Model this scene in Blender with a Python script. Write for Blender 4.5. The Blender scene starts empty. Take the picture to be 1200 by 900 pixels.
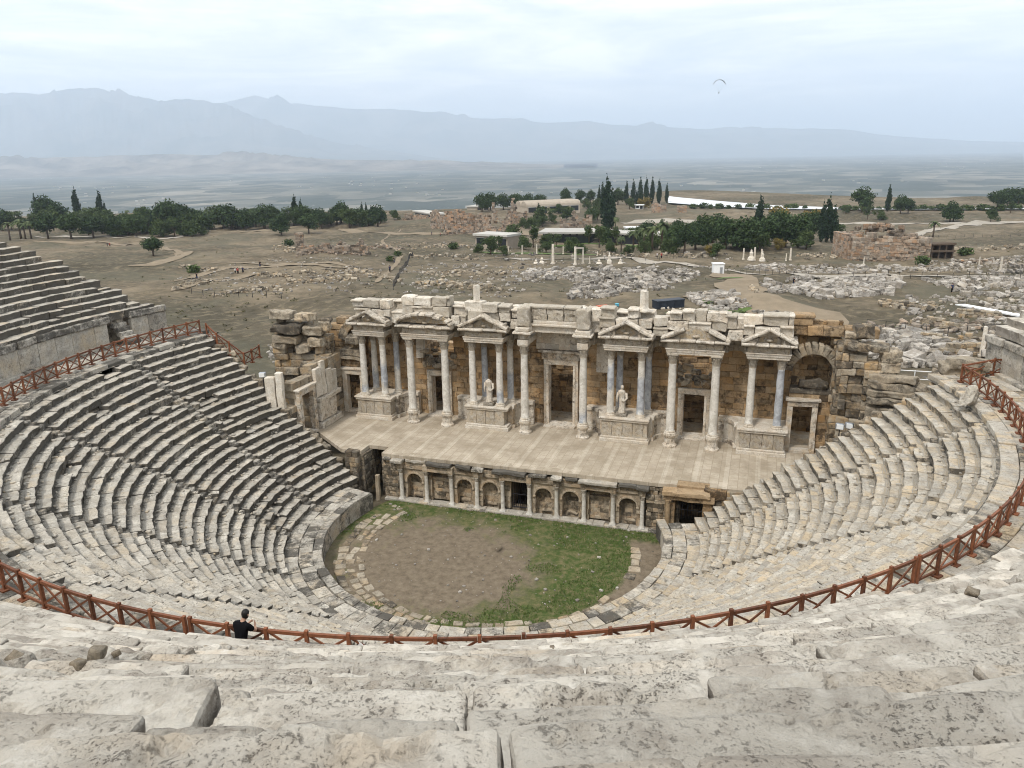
import bpy, math, random
import numpy as np
from mathutils import Vector, Matrix
rng = np.random.default_rng(11); random.seed(5)
PI = math.pi; R_ = math.radians
sc = bpy.context.scene; COL = sc.collection
cos, sin = math.cos, math.sin
# ------------------------------------------------------------------ camera model
F, HOR, ROLL, H = 907.41, 180.37, R_(1.02), 25.05
PIT = math.atan((450-HOR)/F)
CAM = np.array([14.747, -43.358, H]); ANG = R_(18.0)
RT = np.array([cos(ANG), sin(ANG), 0.]); FW = np.array([-sin(ANG), cos(ANG), 0.])
def ray(x, y):
    dx, dy = x-600, 450-y; c, s = cos(ROLL), sin(ROLL)
    u, v = (dx*c+dy*s)/F, (-dx*s+dy*c)/F
    return u*RT+(cos(PIT)+v*sin(PIT))*FW+np.array([0, 0, -sin(PIT)+v*cos(PIT)])
def project(P):
    P = np.atleast_2d(P)-CAM
    r, f, z = P@RT, P@FW, P[:, 2]
    fw = f*cos(PIT)-z*sin(PIT); up = f*sin(PIT)+z*cos(PIT)
    fw = np.where(np.abs(fw) < 1e-3, 1e-3, fw)
    u, w = r/fw*F, up/fw*F; c, s = cos(ROLL), sin(ROLL)
    return np.c_[600+u*c-w*s, 450-(u*s+w*c)], fw
def inview(P, m=260):
    q, fw = project(P)
    return (fw > .3) & (q[:, 0] > -m) & (q[:, 0] < 1200+m) & (q[:, 1] > -m) & (q[:, 1] < 900+m)
def vw(X, Y): return CAM[:2]+X*RT[:2]+Y*FW[:2]           # metres right / ahead of the viewer -> world xy
# ------------------------------------------------------------------ noise
def _h(x, y, z, s):
    n = (x*73856093) ^ (y*19349663) ^ (z*83492791) ^ (s*2654435761)
    n = (n ^ (n >> 13))*1274126177 & 0xffffffff
    n = (n ^ (n >> 16))*2246822519 & 0xffffffff
    return ((n ^ (n >> 15)) & 0xffffff)/float(0xffffff)
def vnoise(p, s=0):
    p = np.asarray(p, float); i = np.floor(p).astype(np.int64); f = p-i; f = f*f*(3-2*f)
    x, y, z = i[..., 0], i[..., 1], i[..., 2]; fx, fy, fz = f[..., 0], f[..., 1], f[..., 2]
    L = lambda a, b, t: a+(b-a)*t
    return L(L(L(_h(x, y, z, s), _h(x+1, y, z, s), fx), L(_h(x, y+1, z, s), _h(x+1, y+1, z, s), fx), fy),
             L(L(_h(x, y, z+1, s), _h(x+1, y, z+1, s), fx), L(_h(x, y+1, z+1, s), _h(x+1, y+1, z+1, s), fx), fy), fz)
def fbm(p, o=4, s=0, g=.5):
    t = 0; a = 1; n = 0; p = np.asarray(p, float)
    for k in range(o):
        t = t+a*(vnoise(p, s+k)-.5); n += a; a *= g; p = p*2.03+7.1
    return t/n*2
def fb1(x, y=0., z=0., o=3, s=0): return float(fbm(np.array([[x, y, z]]), o, s)[0])
def sstep(a, b, x):
    t = np.clip((np.asarray(x, float)-a)/(b-a), 0, 1); return t*t*(3-2*t)
# ------------------------------------------------------------------ mesh builder
class MB:
    def __init__(s): s.v = []; s.f = []; s.c = []; s.n = 0
    def add(s, V, Fc, col=(.5, .3, .2, 1)):
        V = np.asarray(V, float).reshape(-1, 3); k = len(V)
        C = np.asarray(col, float)
        if C.ndim == 1: C = np.tile(C, (k, 1))
        s.v.append(V); s.c.append(C)
        if isinstance(Fc, np.ndarray): s.f += (Fc+s.n).tolist()
        else: s.f += [[i+s.n for i in f] for f in Fc]
        s.n += k
    def build(s, name, mat, parent=None, smooth=False, origin=None):
        V = np.concatenate(s.v) if s.v else np.zeros((0, 3))
        o = np.zeros(3); q = parent
        while q is not None: o = o+np.array(q.location); q = q.parent
        if parent is None and origin is not None: o = np.array(origin, float)
        me = bpy.data.meshes.new(name)
        me.from_pydata((V-o).tolist(), [], s.f)
        if s.v:
            at = me.color_attributes.new('blk', 'FLOAT_COLOR', 'POINT')
            at.data.foreach_set('color', np.concatenate(s.c).astype(np.float32).ravel())
        if smooth: me.polygons.foreach_set('use_smooth', [True]*len(me.polygons))
        me.materials.append(mat); me.update()
        ob = bpy.data.objects.new(name, me); COL.objects.link(ob); ob.parent = parent
        if parent is None and origin is not None: ob.location = origin
        return ob
def tag(o, label=None, cat=None, group=None, kind=None):
    for k, v in (('label', label), ('category', cat), ('group', group), ('kind', kind)):
        if v: o[k] = v
    return o
def thing(name, loc, label, cat, group=None, rz=0):
    o = bpy.data.objects.new(name, None); COL.objects.link(o); o.location = loc; o.rotation_euler[2] = rz
    o.empty_display_size = .2
    return tag(o, label, cat, group)
KIDS = {}
def dup(o, loc, rz=0, sc_=1., label=None, parent=None):
    if not KIDS:
        for q in bpy.data.objects:
            if q.parent: KIDS.setdefault(q.parent.name, []).append(q)
    def rec(a, p):
        b = a.copy(); COL.objects.link(b); b.parent = p
        for ch in [q for q in a.children]: rec(ch, b)
        return b
    b = rec(o, parent); b.location = loc; b.rotation_euler[2] = rz
    b.scale = (sc_,)*3 if not hasattr(sc_, '__len__') else sc_
    if label: b['label'] = label
    return b
_GC = {}
def boxgrid(nx, ny, nz):
    k = (nx, ny, nz)
    if k in _GC: return _GC[k]
    idx = {}; V = []; Q = []
    def vi(t):
        if t not in idx: idx[t] = len(V); V.append(t)
        return idx[t]
    n = k
    for ax in range(3):
        a, b = (ax+1) % 3, (ax+2) % 3
        for side in (0, n[ax]):
            for i in range(n[a]):
                for j in range(n[b]):
                    q = []
                    for di, dj in ((0, 0), (1, 0), (1, 1), (0, 1)):
                        t = [0, 0, 0]; t[ax] = side; t[a] = i+di; t[b] = j+dj; q.append(vi(tuple(t)))
                    Q.append(q if side else q[::-1])
    _GC[k] = (np.array(V), np.array(Q)); return _GC[k]
def rotz(a):
    a = np.asarray(a, float); c, s = np.cos(a), np.sin(a); z = np.zeros_like(c); o = np.ones_like(c)
    return np.stack([np.stack([c, -s, z], -1), np.stack([s, c, z], -1), np.stack([z, z, o], -1)], -2)
def rotxy(ax, ay):
    ax = np.asarray(ax, float); ay = np.asarray(ay, float); z = np.zeros_like(ax); o = np.ones_like(ax)
    A = np.stack([np.stack([o, z, z], -1), np.stack([z, np.cos(ax), -np.sin(ax)], -1), np.stack([z, np.sin(ax), np.cos(ax)], -1)], -2)
    B = np.stack([np.stack([np.cos(ay), z, np.sin(ay)], -1), np.stack([z, o, z], -1), np.stack([-np.sin(ay), z, np.cos(ay)], -1)], -2)
    return A@B
def blocks(mb, c, s, R=None, n=(3, 3, 3), rnd=.05, amp=.02, freq=1.2, col=None, under=0., seed=0, pit=0., wear_shade=0.):
    c = np.atleast_2d(np.asarray(c, float)); N = len(c)
    s = np.broadcast_to(np.asarray(s, float), (N, 3)); G, Q = boxgrid(*n)
    h = s/2; r = np.minimum(rnd, .45*s.min(1))[:, None, None]
    P = np.empty((N, len(G), 3))
    for ax in range(3):
        g = G[:, ax]; m = n[ax]; hh = h[:, ax][:, None]; rr = r[:, :, 0]
        if m < 2: P[:, :, ax] = (g/m*2-1)*hh
        elif m == 2: P[:, :, ax] = (g/m*2-1)*hh
        else:
            t = (g-1)/(m-2)*2-1
            P[:, :, ax] = np.where(g == 0, -hh, np.where(g == m, hh, t*(hh-rr)))
    I = np.clip(P, -(h[:, None]-r), h[:, None]-r); D = P-I; L = np.linalg.norm(D, axis=2, keepdims=True)
    P = np.where(L > 1e-9, I+D/np.maximum(L, 1e-9)*np.minimum(r, L), P)
    if under:
        m = (P[:, :, 1] < 0) & (P[:, :, 2] < h[:, None, 2]*.35)
        P[:, :, 1] += np.where(m, under, 0)
    W = np.einsum('nij,nvj->nvi', R, P) if R is not None else P
    W = W+c[:, None]
    if amp:
        q = W*freq+seed*3.7
        W = W+np.stack([fbm(q, 3, 1), fbm(q, 3, 11), fbm(q, 3, 21)], -1)*amp
    if pit:
        e = fbm(W*2.6, 5, 5, .62); e2 = fbm(W*9, 3, 9, .6)
        z1 = np.clip(fbm(W*1.1, 3, 15)*2.5+.5, 0, 1); W[..., 2] -= pit*np.clip(e-.16, 0, .5)*1.5+pit*z1*(.8*np.clip(e2-.02, 0, .6)+.22*np.abs(fbm(W*23, 2, 19)))
    if col is None: col = (.5, .3, .2, 1)
    col = np.asarray(col, float)
    if col.ndim == 1: col = np.tile(col, (N, 1))
    C = np.repeat(col[:, None], len(G), 1)
    if wear_shade:       # lips polished pale, tread backs and risers dirty; riser shade, lip highlight also painted
        ty, tz = G[:, 1]/n[1], G[:, 2]/n[2]; lip = (tz > .99) & (ty < .6); C[:, :, 2] = np.clip(C[:, :, 2]+np.where(lip, -.55, wear_shade)[None], -.6, 1.4)
    FQ = (Q[None]+(np.arange(N)*len(G))[:, None, None]).reshape(-1, 4)
    mb.add(W.reshape(-1, 3), FQ, C.reshape(-1, 4))
def bx(mb, x0, x1, y0, y1, z0, z1, rnd=.03, amp=.012, col=(.5, .3, .1, 1), freq=2., n=(3, 3, 3), rz=0):
    blocks(mb, [((x0+x1)/2, (y0+y1)/2, (z0+z1)/2)], [(x1-x0, y1-y0, z1-z0)], rotz([rz]) if rz else None, n, rnd, amp, freq, col)
def rc(N, warm=.3, lich=.2, dw=.25, dl=.2):
    return np.c_[rng.random(N), np.clip(warm+rng.normal(0, dw, N), 0, 1), np.clip(lich+rng.normal(0, dl, N), 0, 1), np.ones(N)]
def lathe(mb, prof, c, seg=14, col=(.5, .3, .1, 1), amp=0., cap=True):
    prof = np.asarray(prof, float); m = len(prof); a = np.arange(seg)/seg*2*PI
    V = np.stack([np.outer(prof[:, 0], np.cos(a))+c[0], np.outer(prof[:, 0], np.sin(a))+c[1], np.repeat(prof[:, 1][:, None]+c[2], seg, 1)], -1).reshape(-1, 3)
    if amp: V = V+np.stack([fbm(V*3, 3, 1), fbm(V*3, 3, 5), 0*V[:, 0]], -1)*amp
    Fc = [[i*seg+j, i*seg+(j+1) % seg, (i+1)*seg+(j+1) % seg, (i+1)*seg+j] for i in range(m-1) for j in range(seg)]
    if cap: Fc += [list(range(seg))[::-1], [(m-1)*seg+j for j in range(seg)]]
    if callable(col): col = np.array([col(v) for v in V])
    mb.add(V, Fc, col)
def tube(mb, pts, r, seg=6, col=(.5, .3, .1, 1)):
    pts = [Vector(p) for p in pts]; rr = r if hasattr(r, '__len__') else [r]*len(pts)
    V = []; n = len(pts)
    for i, p in enumerate(pts):
        d = (pts[min(i+1, n-1)]-pts[max(i-1, 0)]).normalized()
        a = d.orthogonal().normalized() if abs(d.z) > .9 else d.cross(Vector((0, 0, 1))).normalized()
        b = d.cross(a)
        for k in range(seg):
            t = 2*PI*k/seg; V.append(p+(a*cos(t)+b*sin(t))*rr[i])
    Fc = [[i*seg+k, i*seg+(k+1) % seg, (i+1)*seg+(k+1) % seg, (i+1)*seg+k] for i in range(n-1) for k in range(seg)]
    Fc += [list(range(seg))[::-1], [(n-1)*seg+k for k in range(seg)]]
    mb.add([tuple(v) for v in V], Fc, col)
def prism(mb, poly, o, ux, uz, d, col=(.5, .3, .1, 1)):
    """polygon (s,z) in the plane o+ux*s+uz*z, extruded along the vector d"""
    o, ux, uz, d = (np.asarray(t, float) for t in (o, ux, uz, d)); n = len(poly)
    A = np.array([o+ux*p[0]+uz*p[1] for p in poly])
    V = np.r_[A, A+d]
    mb.add(V, [list(range(n))[::-1], list(range(n, 2*n))]+[[i, (i+1) % n, n+(i+1) % n, n+i] for i in range(n)], col)
def beam(mb, a, b, w, h, col=(.5, .3, .1, 1), up=(0, 0, 1)):
    a, b = np.asarray(a, float), np.asarray(b, float); d = b-a; L = np.linalg.norm(d); d = d/L
    x = np.cross(d, up); x /= np.linalg.norm(x); z = np.cross(x, d)
    V = [p+x*i*w/2+z*j*h/2 for p in (a, b) for i, j in ((-1, -1), (1, -1), (1, 1), (-1, 1))]
    mb.add(V, [[3, 2, 1, 0], [4, 5, 6, 7], [0, 1, 5, 4], [1, 2, 6, 5], [2, 3, 7, 6], [3, 0, 4, 7]], col)
def ashlar(mb, p0, p1, z0, top, course=.5, bl=(.7, 1.3), thick=.6, rnd=.04, amp=.03, warm=.5, lich=.2, openings=(), jit=.03, n=(3, 3, 3), seed=0, gap=0., dw=.25, dl=.2):
    p0, p1 = np.asarray(p0, float), np.asarray(p1, float); L = np.hypot(*(p1-p0)); d = (p1-p0)/L; nn = np.array([-d[1], d[0]])
    tf = top if callable(top) else (lambda t: top)
    C, S, A = [], [], []; z = z0; zm = max(tf(t) for t in np.linspace(0, L, 30)); ang = math.atan2(d[1], d[0])
    rr = random.Random(seed+17)
    while z < zm-.05:
        ch = course*rr.uniform(.8, 1.2); s = -rr.uniform(0, .6)
        if zm-z-ch < .12: ch = zm-z
        while s < L:
            w = rr.uniform(*bl); a, b = max(s, 0), min(s+w, L); s += w
            segs = [(a, b)]
            for (o0, o1, oz0, oz1) in openings:
                if z+ch*.6 > oz0 and z+ch*.4 < oz1:
                    ns = []
                    for (u, v) in segs:
                        if v <= o0 or u >= o1: ns.append((u, v))
                        else:
                            if u < o0: ns.append((u, o0))
                            if v > o1: ns.append((o1, v))
                    segs = ns
            for (u, v) in segs:
                if v-u < .08: continue
                m = (u+v)/2
                if z+ch > tf(m)+.1: continue
                j = rr.gauss(0, jit)
                q = p0+d*m+nn*(j)
                C.append((q[0], q[1], z+ch/2)); S.append((v-u-gap, thick, ch-gap)); A.append(ang+rr.gauss(0, .01))
        z += ch
    if C: blocks(mb, C, S, rotz(np.array(A)), n, rnd, amp, 1.3, rc(len(C), warm, lich, dw, dl), seed=seed)
# ------------------------------------------------------------------ materials
class NT:
    def __init__(s, m): s.t = m.node_tree; s.t.nodes.clear()
    def __call__(s, typ, **kw):
        n = s.t.nodes.new('ShaderNode'+typ)
        for k, v in kw.items():
            if k[0] == 'i' and k[1:].isdigit(): s.put(n.inputs[int(k[1:])], v)
            elif k.startswith('in_'): s.put(n.inputs[k[3:].replace('_', ' ')], v)
            else: setattr(n, k, v)
        return n
    def put(s, sock, v):
        if isinstance(v, bpy.types.Node): s.t.links.new(v.outputs[0], sock)
        elif isinstance(v, bpy.types.NodeSocket): s.t.links.new(v, sock)
        else: sock.default_value = v
    def mix(s, f, a, b, mode='MIX'):
        n = s('Mix', data_type='RGBA', blend_type=mode); s.put(n.inputs[0], f); s.put(n.inputs[6], a); s.put(n.inputs[7], b)
        return n.outputs[2]
    def math(s, op, a, b=0.): 
        n = s('Math', operation=op); s.put(n.inputs[0], a); s.put(n.inputs[1], b); return n.outputs[0]
    def ramp(s, f, *st):
        n = s('ValToRGB'); s.put(n.inputs[0], f); e = n.color_ramp.elements
        while len(e) < len(st): e.new(.5)
        for q, (p, c) in zip(e, st): q.position = p; q.color = c if len(c) == 4 else (*c, 1)
        return n.outputs[0]
    def noise(s, v, sc_, det=4., rough=.55, dist=0.):
        n = s('TexNoise'); s.put(n.inputs['Vector'], v); n.inputs['Scale'].default_value = sc_; n.inputs['Detail'].default_value = det
        n.inputs['Roughness'].default_value = rough; n.inputs['Distortion'].default_value = dist; return n.outputs[0]
def g(v): return (v, v, v, 1)
def newmat(name):
    m = bpy.data.materials.new(name); m.use_nodes = True; return m, NT(m)
def finish(m, N, col, rough=.85, bump=None, bs=.6, bd=.03, metal=0., spec=.25):
    b = N('BsdfPrincipled'); N.put(b.inputs['Base Color'], col); N.put(b.inputs['Roughness'], rough); N.put(b.inputs['Metallic'], metal)
    b.inputs['Specular IOR Level'].default_value = spec
    if bump is not None:
        k = N('Bump'); k.inputs['Strength'].default_value = bs; k.inputs['Distance'].default_value = bd; N.put(k.inputs['Height'], bump); N.put(b.inputs['Normal'], k.outputs[0])
    o = N('OutputMaterial'); N.put(o.inputs[0], b); return m
def stone(name, light, mid, warm, dark, sc_=1., lich=1., bs=.7, bd=.04, pits=.6, tint=.35, streak=0.):
    m, N = newmat(name); tc = N('TexCoord').outputs['Object']; at = N('Attribute', attribute_name='blk').outputs['Color']
    sep = N('SeparateColor'); N.put(sep.inputs[0], at); r, w, l = sep.outputs[0], sep.outputs[1], sep.outputs[2]
    off = N('VectorMath', operation='SCALE'); N.put(off.inputs[0], at); off.inputs['Scale'].default_value = 9.
    v = N('VectorMath', operation='ADD'); N.put(v.inputs[0], tc); N.put(v.inputs[1], off)
    v = v.outputs[0]
    n1 = N.noise(v, 1.1*sc_, 6, .65); n2 = N.noise(v, 6*sc_, 6, .7); n3 = N.noise(v, 28*sc_, 4, .65)
    c = N.mix(N.ramp(n1, (.36, g(0)), (.66, g(1))), (*mid, 1), (*light, 1))
    wm = N.math('MULTIPLY', N.ramp(N.noise(v, .9*sc_, 4, .6), (.42, g(0)), (.62, g(1))), w)
    c = N.mix(wm, c, (*warm, 1))
    c = N.mix(N.ramp(n2, (.3, g(.8)), (.5, g(0))), c, (mid[0]*.66, mid[1]*.64, mid[2]*.62, 1))
    # lichen and dirt crust, plus the shade painted on seat risers
    lp = N.noise(tc, 1.6*sc_, 10, .78, .3)
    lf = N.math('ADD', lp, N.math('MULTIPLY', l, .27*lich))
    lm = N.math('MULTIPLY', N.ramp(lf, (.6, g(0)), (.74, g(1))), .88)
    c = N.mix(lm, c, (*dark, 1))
    sp = N.ramp(N.noise(tc, 17*sc_, 5, .7), (.62, g(0)), (.72, g(.7)))
    c = N.mix(N.math('MULTIPLY', sp, pits), c, (*dark, 1))
    dn = N('TexNoise'); N.put(dn.inputs['Vector'], v); dn.inputs['Scale'].default_value = 7*sc_; dn.inputs['Detail'].default_value = 3
    ds = N('VectorMath', operation='SCALE'); N.put(ds.inputs[0], dn.outputs['Color']); ds.inputs['Scale'].default_value = .22/sc_
    dv = N('VectorMath', operation='ADD'); N.put(dv.inputs[0], v); N.put(dv.inputs[1], ds)
    vo = N('TexVoronoi'); N.put(vo.inputs['Vector'], dv); vo.inputs['Scale'].default_value = 7*sc_; vo.inputs['Randomness'].default_value = 1.
    pit = N.math('MULTIPLY', N.ramp(vo.outputs[0], (.06, g(1)), (.34, g(0))), N.ramp(n2, (.48, g(0)), (.62, g(1))))
    ck = N.math('ABSOLUTE', N.math('SUBTRACT', N.noise(v, 1.9*sc_, 6, .6, .8), .5)); ck = N.math('MULTIPLY', N.ramp(ck, (.0, g(1)), (.012, g(0))), N.ramp(n1, (.5, g(0)), (.6, g(.8))))
    pit = N.math('MAXIMUM', pit, ck)
    c = N.mix(N.math('MULTIPLY', pit, pits), c, (dark[0]*.8, dark[1]*.75, dark[2]*.7, 1))
    tv = N.math('ADD', N.math('MULTIPLY', r, tint), 1-tint/2)
    tn = N('CombineColor'); [N.put(tn.inputs[i], tv) for i in range(3)]
    c = N.mix(1., c, tn.outputs[0], 'MULTIPLY')
    b = N.math('ADD', N.math('MULTIPLY', n2, .7), N.math('MULTIPLY', n3, .35))
    b = N.math('SUBTRACT', b, N.math('MULTIPLY', pit, .5*pits)); b = N.math('SUBTRACT', b, N.math('MULTIPLY', lm, .1))
    return finish(m, N, c, .9, b, bs, bd, spec=.15)
def eroded_stone(name):
    m, N = newmat(name); tc = N('TexCoord').outputs['Object']; at = N('Attribute', attribute_name='blk').outputs['Color']
    sep = N('SeparateColor'); N.put(sep.inputs[0], at); r, w, l = sep.outputs[0], sep.outputs[1], sep.outputs[2]
    a = N.noise(tc, .8, 6, .62); b = N.noise(tc, 3.4, 9, .7); c_ = N.noise(tc, 22, 9, .74); d = N.noise(tc, 55, 5, .7)
    col = N.mix(N.ramp(a, (.38, g(0)), (.6, g(1))), (.47, .43, .365, 1), (.63, .585, .505, 1))
    col = N.mix(N.math('MULTIPLY', N.ramp(N.noise(tc, .6, 5, .6), (.5, g(0)), (.64, g(1))), w), col, (.57, .45, .315, 1))
    col = N.mix(N.ramp(b, (.34, g(.6)), (.48, g(0))), col, (.36, .315, .26, 1)); col = N.mix(N.ramp(b, (.55, g(0)), (.68, g(.8))), col, (.68, .64, .565, 1))
    zone = N.ramp(N.math('ADD', N.math('MULTIPLY', a, .45), N.math('MULTIPLY', b, .65)), (.475, g(1)), (.58, g(.05)))
    zone = N.math('MULTIPLY', zone, N.ramp(N.noise(tc, .5, 4, .6), (.40, g(.3)), (.52, g(1))))
    p1 = N.ramp(c_, (.37, g(1)), (.43, g(0))); p2 = N.ramp(d, (.34, g(1)), (.41, g(0)))
    pit = N.math('MULTIPLY', N.math('MAXIMUM', p1, N.math('MULTIPLY', p2, .8)), zone)
    col = N.mix(N.ramp(N.noise(tc, 1.15, 8, .7), (.38, g(.75)), (.5, g(0))), col, (.34, .30, .25, 1))
    col = N.mix(N.math('MULTIPLY', pit, .72), col, (.155, .128, .10, 1))
    lm = N.ramp(N.math('ADD', N.noise(tc, 1.5, 10, .8), N.math('MULTIPLY', l, .34)), (.60, g(0)), (.74, g(.7))); col = N.mix(lm, col, (.17, .145, .118, 1))
    tv = N.math('ADD', N.math('MULTIPLY', r, .36), .80); tn = N('CombineColor'); [N.put(tn.inputs[i], tv) for i in range(3)]
    col = N.mix(1., col, tn.outputs[0], 'MULTIPLY')
    h = N.math('ADD', N.math('MULTIPLY', b, .5), N.math('MULTIPLY', c_, .55)); h = N.math('ADD', h, N.math('MULTIPLY', d, .22)); h = N.math('SUBTRACT', h, N.math('MULTIPLY', pit, .8))
    return finish(m, N, col, .92, h, 1., .06, spec=.12)
def flat(name, col, rough=.6, metal=0., var=.25, sc_=4., bump=0., spec=.3):
    m, N = newmat(name); tc = N('TexCoord').outputs['Object']; n = N.noise(tc, sc_, 6, .6)
    at = N('Attribute', attribute_name='blk').outputs['Color']; sep = N('SeparateColor'); N.put(sep.inputs[0], at)
    lo = tuple(c*(1-var) for c in col); hi = tuple(min(1, c*(1+var)) for c in col)
    f = N.math('ADD', N.math('MULTIPLY', n, .7), N.math('MULTIPLY', sep.outputs[0], .4))
    c = N.mix(N.ramp(f, (.3, g(0)), (.8, g(1))), (*lo, 1), (*hi, 1))
    return finish(m, N, c, rough, n if bump else None, .4, bump or .01, metal, spec)
M = {}
M['seat'] = stone('seat_stone', (.56, .52, .445), (.31, .283, .24), (.52, .405, .26), (.07, .064, .055), 1.15, 1.35, 1., .06, .85, .24)
M['marble'] = stone('facade_marble', (.69, .65, .575), (.50, .44, .355), (.56, .42, .27), (.13, .105, .08), 1.6, 1.15, .8, .05, .65, .3)
M['carved'] = stone('carved_marble', (.60, .55, .47), (.42, .37, .295), (.52, .41, .27), (.20, .16, .12), 3.2, .7, 1., .09, .7, .25)
M['brown'] = stone('ochre_masonry', (.42, .315, .20), (.27, .192, .112), (.39, .235, .105), (.06, .044, .03), 1., 1., .7, .05, .6, .5)
M['pulp'] = stone('pulpitum_stone', (.48, .41, .31), (.31, .25, .18), (.45, .31, .18), (.07, .06, .045), 1.1, 1., .8, .05, .7, .35)
M['ruin'] = stone('ruin_stone', (.42, .37, .29), (.27, .225, .165), (.38, .25, .12), (.07, .061, .05), .9, 1., .9, .06, .7, .5)
M['rubble'] = stone('rubble_stone', (.44, .41, .365), (.22, .195, .165), (.32, .255, .175), (.06, .052, .042), .8, 1., .7, .05, .5, .7)
M['farruin'] = stone('far_ruin_stone', (.36, .31, .25), (.22, .18, .14), (.38, .22, .12), (.055, .045, .035), .35, 1., .8, .2, .5, .5)
M['fore'] = eroded_stone('upper_tier_stone')
def marble_shaft():
    m, N = newmat('column_marble'); tc = N('TexCoord').outputs['Object']; at = N('Attribute', attribute_name='blk').outputs['Color']
    sep = N('SeparateColor'); N.put(sep.inputs[0], at)
    n = N.noise(tc, 2.2, 8, .65, 1.2); n2 = N.noise(tc, 9, 5, .7)
    a = N.mix(N.ramp(n, (.4, g(0)), (.62, g(1))), (.50, .465, .40, 1), (.68, .645, .58, 1))
    b = N.mix(N.ramp(n, (.42, g(0)), (.6, g(1))), (.30, .31, .325, 1), (.46, .475, .49, 1))
    c = N.mix(sep.outputs[1], a, b)
    c = N.mix(N.math('MULTIPLY', N.ramp(N.noise(tc, 4, 8, .75), (.55, g(0)), (.7, g(1))), .6), c, (.16, .13, .10, 1))
    return finish(m, N, c, .7, n2, .5, .02, spec=.25)
M['shaft'] = marble_shaft()
def paving(name, cols, sx, sy, mort, rz=0, bs=.4, strip_=0.):
    m, N = newmat(name); tc = N('TexCoord').outputs['Object']
    mp = N('Mapping'); N.put(mp.inputs[0], tc); mp.inputs['Rotation'].default_value = (0, 0, rz)
    br = N('TexBrick'); N.put(br.inputs['Vector'], mp); br.offset = .5
    N.put(br.inputs['Color1'], (*cols[0], 1)); N.put(br.inputs['Color2'], (*cols[1], 1)); N.put(br.inputs['Mortar'], (*mort, 1))
    br.inputs['Scale'].default_value = 1.; br.inputs['Mortar Size'].default_value = .018; br.inputs['Brick Width'].default_value = sx; br.inputs['Row Height'].default_value = sy
    br.inputs['Bias'].default_value = 0.; br.inputs['Mortar Smooth'].default_value = .3
    n = N.noise(tc, .55, 7, .65); n2 = N.noise(tc, 5, 7, .72)
    c = N.mix(N.ramp(n, (.38, g(.8)), (.6, g(0))), br.outputs[0], (cols[1][0]*.72, cols[1][1]*.7, cols[1][2]*.66, 1))
    if strip_:
        xx = N('SeparateXYZ'); N.put(xx.inputs[0], tc); fr = N.math('FRACT', N.math('DIVIDE', N.math('ADD', xx.outputs[0], 40.), strip_)); c = N.mix(N.math('MULTIPLY', N.math('LESS_THAN', fr, .16), N.math('MULTIPLY', n, .5)), c, (.62, .56, .46, 1))
    c = N.mix(N.ramp(n2, (.28, g(.5)), (.5, g(0))), c, tuple(x*.55 for x in cols[1])+(1,))
    c = N.mix(N.ramp(N.noise(tc, 14, 4, .7), (.62, g(0)), (.75, g(.6))), c, tuple(x*.4 for x in cols[1])+(1,))
    return finish(m, N, c, .85, N.math('ADD', br.outputs[1], N.math('MULTIPLY', n2, -.6)), bs, -.02, spec=.2)
M['stage'] = paving('stage_paving', ((.48, .415, .325), (.40, .34, .26), (.52, .46, .37)), .95, .62, (.30, .245, .18), PI/2, .4, 2.05)
M['wood'] = flat('stained_wood', (.165, .06, .027), .6, 0, .5, 9, .004, .35)
M['iron'] = flat('dark_iron', (.022, .022, .026), .5, .6, .3, 6)
M['steel'] = flat('grey_galvanised_steel', (.42, .44, .46), .4, .8, .2, 6)
M['white'] = flat('white_paint', (.74, .74, .72), .55, 0, .12, 3)
M['black'] = flat('black_cloth', (.008, .008, .0095), .9, 0, .3, 20, .004, .1)
M['skin'] = flat('skin', (.42, .25, .17), .55, 0, .1, 15)
M['hair'] = flat('dark_hair', (.012, .010, .009), .6, 0, .4, 40, .003)
M['red'] = flat('red_paint', (.55, .03, .03), .5, 0, .1)
M['orange'] = flat('orange_plastic', (.42, .10, .035), .5, 0, .2, 2)
M['tarp'] = flat('dark_tarpaulin', (.018, .024, .034), .5, 0, .4, 1.2, .1)
M['blue'] = flat('pale_blue_plastic', (.10, .38, .48), .45, 0, .1)
M['bark'] = flat('bark', (.10, .075, .055), .95, 0, .4, 5, .05, .1)
M['roof'] = flat('pale_flat_roof', (.42, .40, .36), .8, 0, .15, .3)
M['plaster'] = flat('tan_plaster', (.36, .305, .24), .9, 0, .2, .5)
M['glass'] = flat('dark_glass', (.02, .024, .028), .15, 0, .2, .5, 0, .5)
M['cloth'] = flat('pale_cloth', (.62, .62, .60), .85, 0, .15, 6)
M['shirtA'] = flat('red_shirt', (.38, .05, .045), .9); M['shirtB'] = flat('navy_shirt', (.03, .04, .09), .9); M['shirtC'] = flat('pale_shirt', (.6, .58, .55), .9)
M['trav'] = flat('white_travertine', (.60, .61, .62), .7, 0, .35, .12, .1)
M['water'] = flat('pale_pool_water', (.45, .60, .64), .12, 0, .1, .2, 0, .5)
M['canopy'] = flat('dark_canopy_fabric', (.03, .035, .045), .6, 0, .3, .4)
def leafmat(name, a, b):
    m, N = newmat(name); at = N('Attribute', attribute_name='blk').outputs['Color']; sep = N('SeparateColor'); N.put(sep.inputs[0], at)
    oi = N('ObjectInfo').outputs['Random']
    f = N.math('ADD', N.math('MULTIPLY', sep.outputs[0], .7), N.math('MULTIPLY', oi, .35))
    c = N.mix(f, (*a, 1), (*b, 1)); return finish(m, N, c, .75, spec=.15)
M['pine'] = leafmat('pine_foliage', (.015, .032, .013), (.055, .085, .028))
M['cyp'] = leafmat('cypress_foliage', (.010, .022, .012), (.028, .050, .022))
M['broad'] = leafmat('broadleaf_foliage', (.021, .041, .014), (.08, .108, .036))
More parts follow.
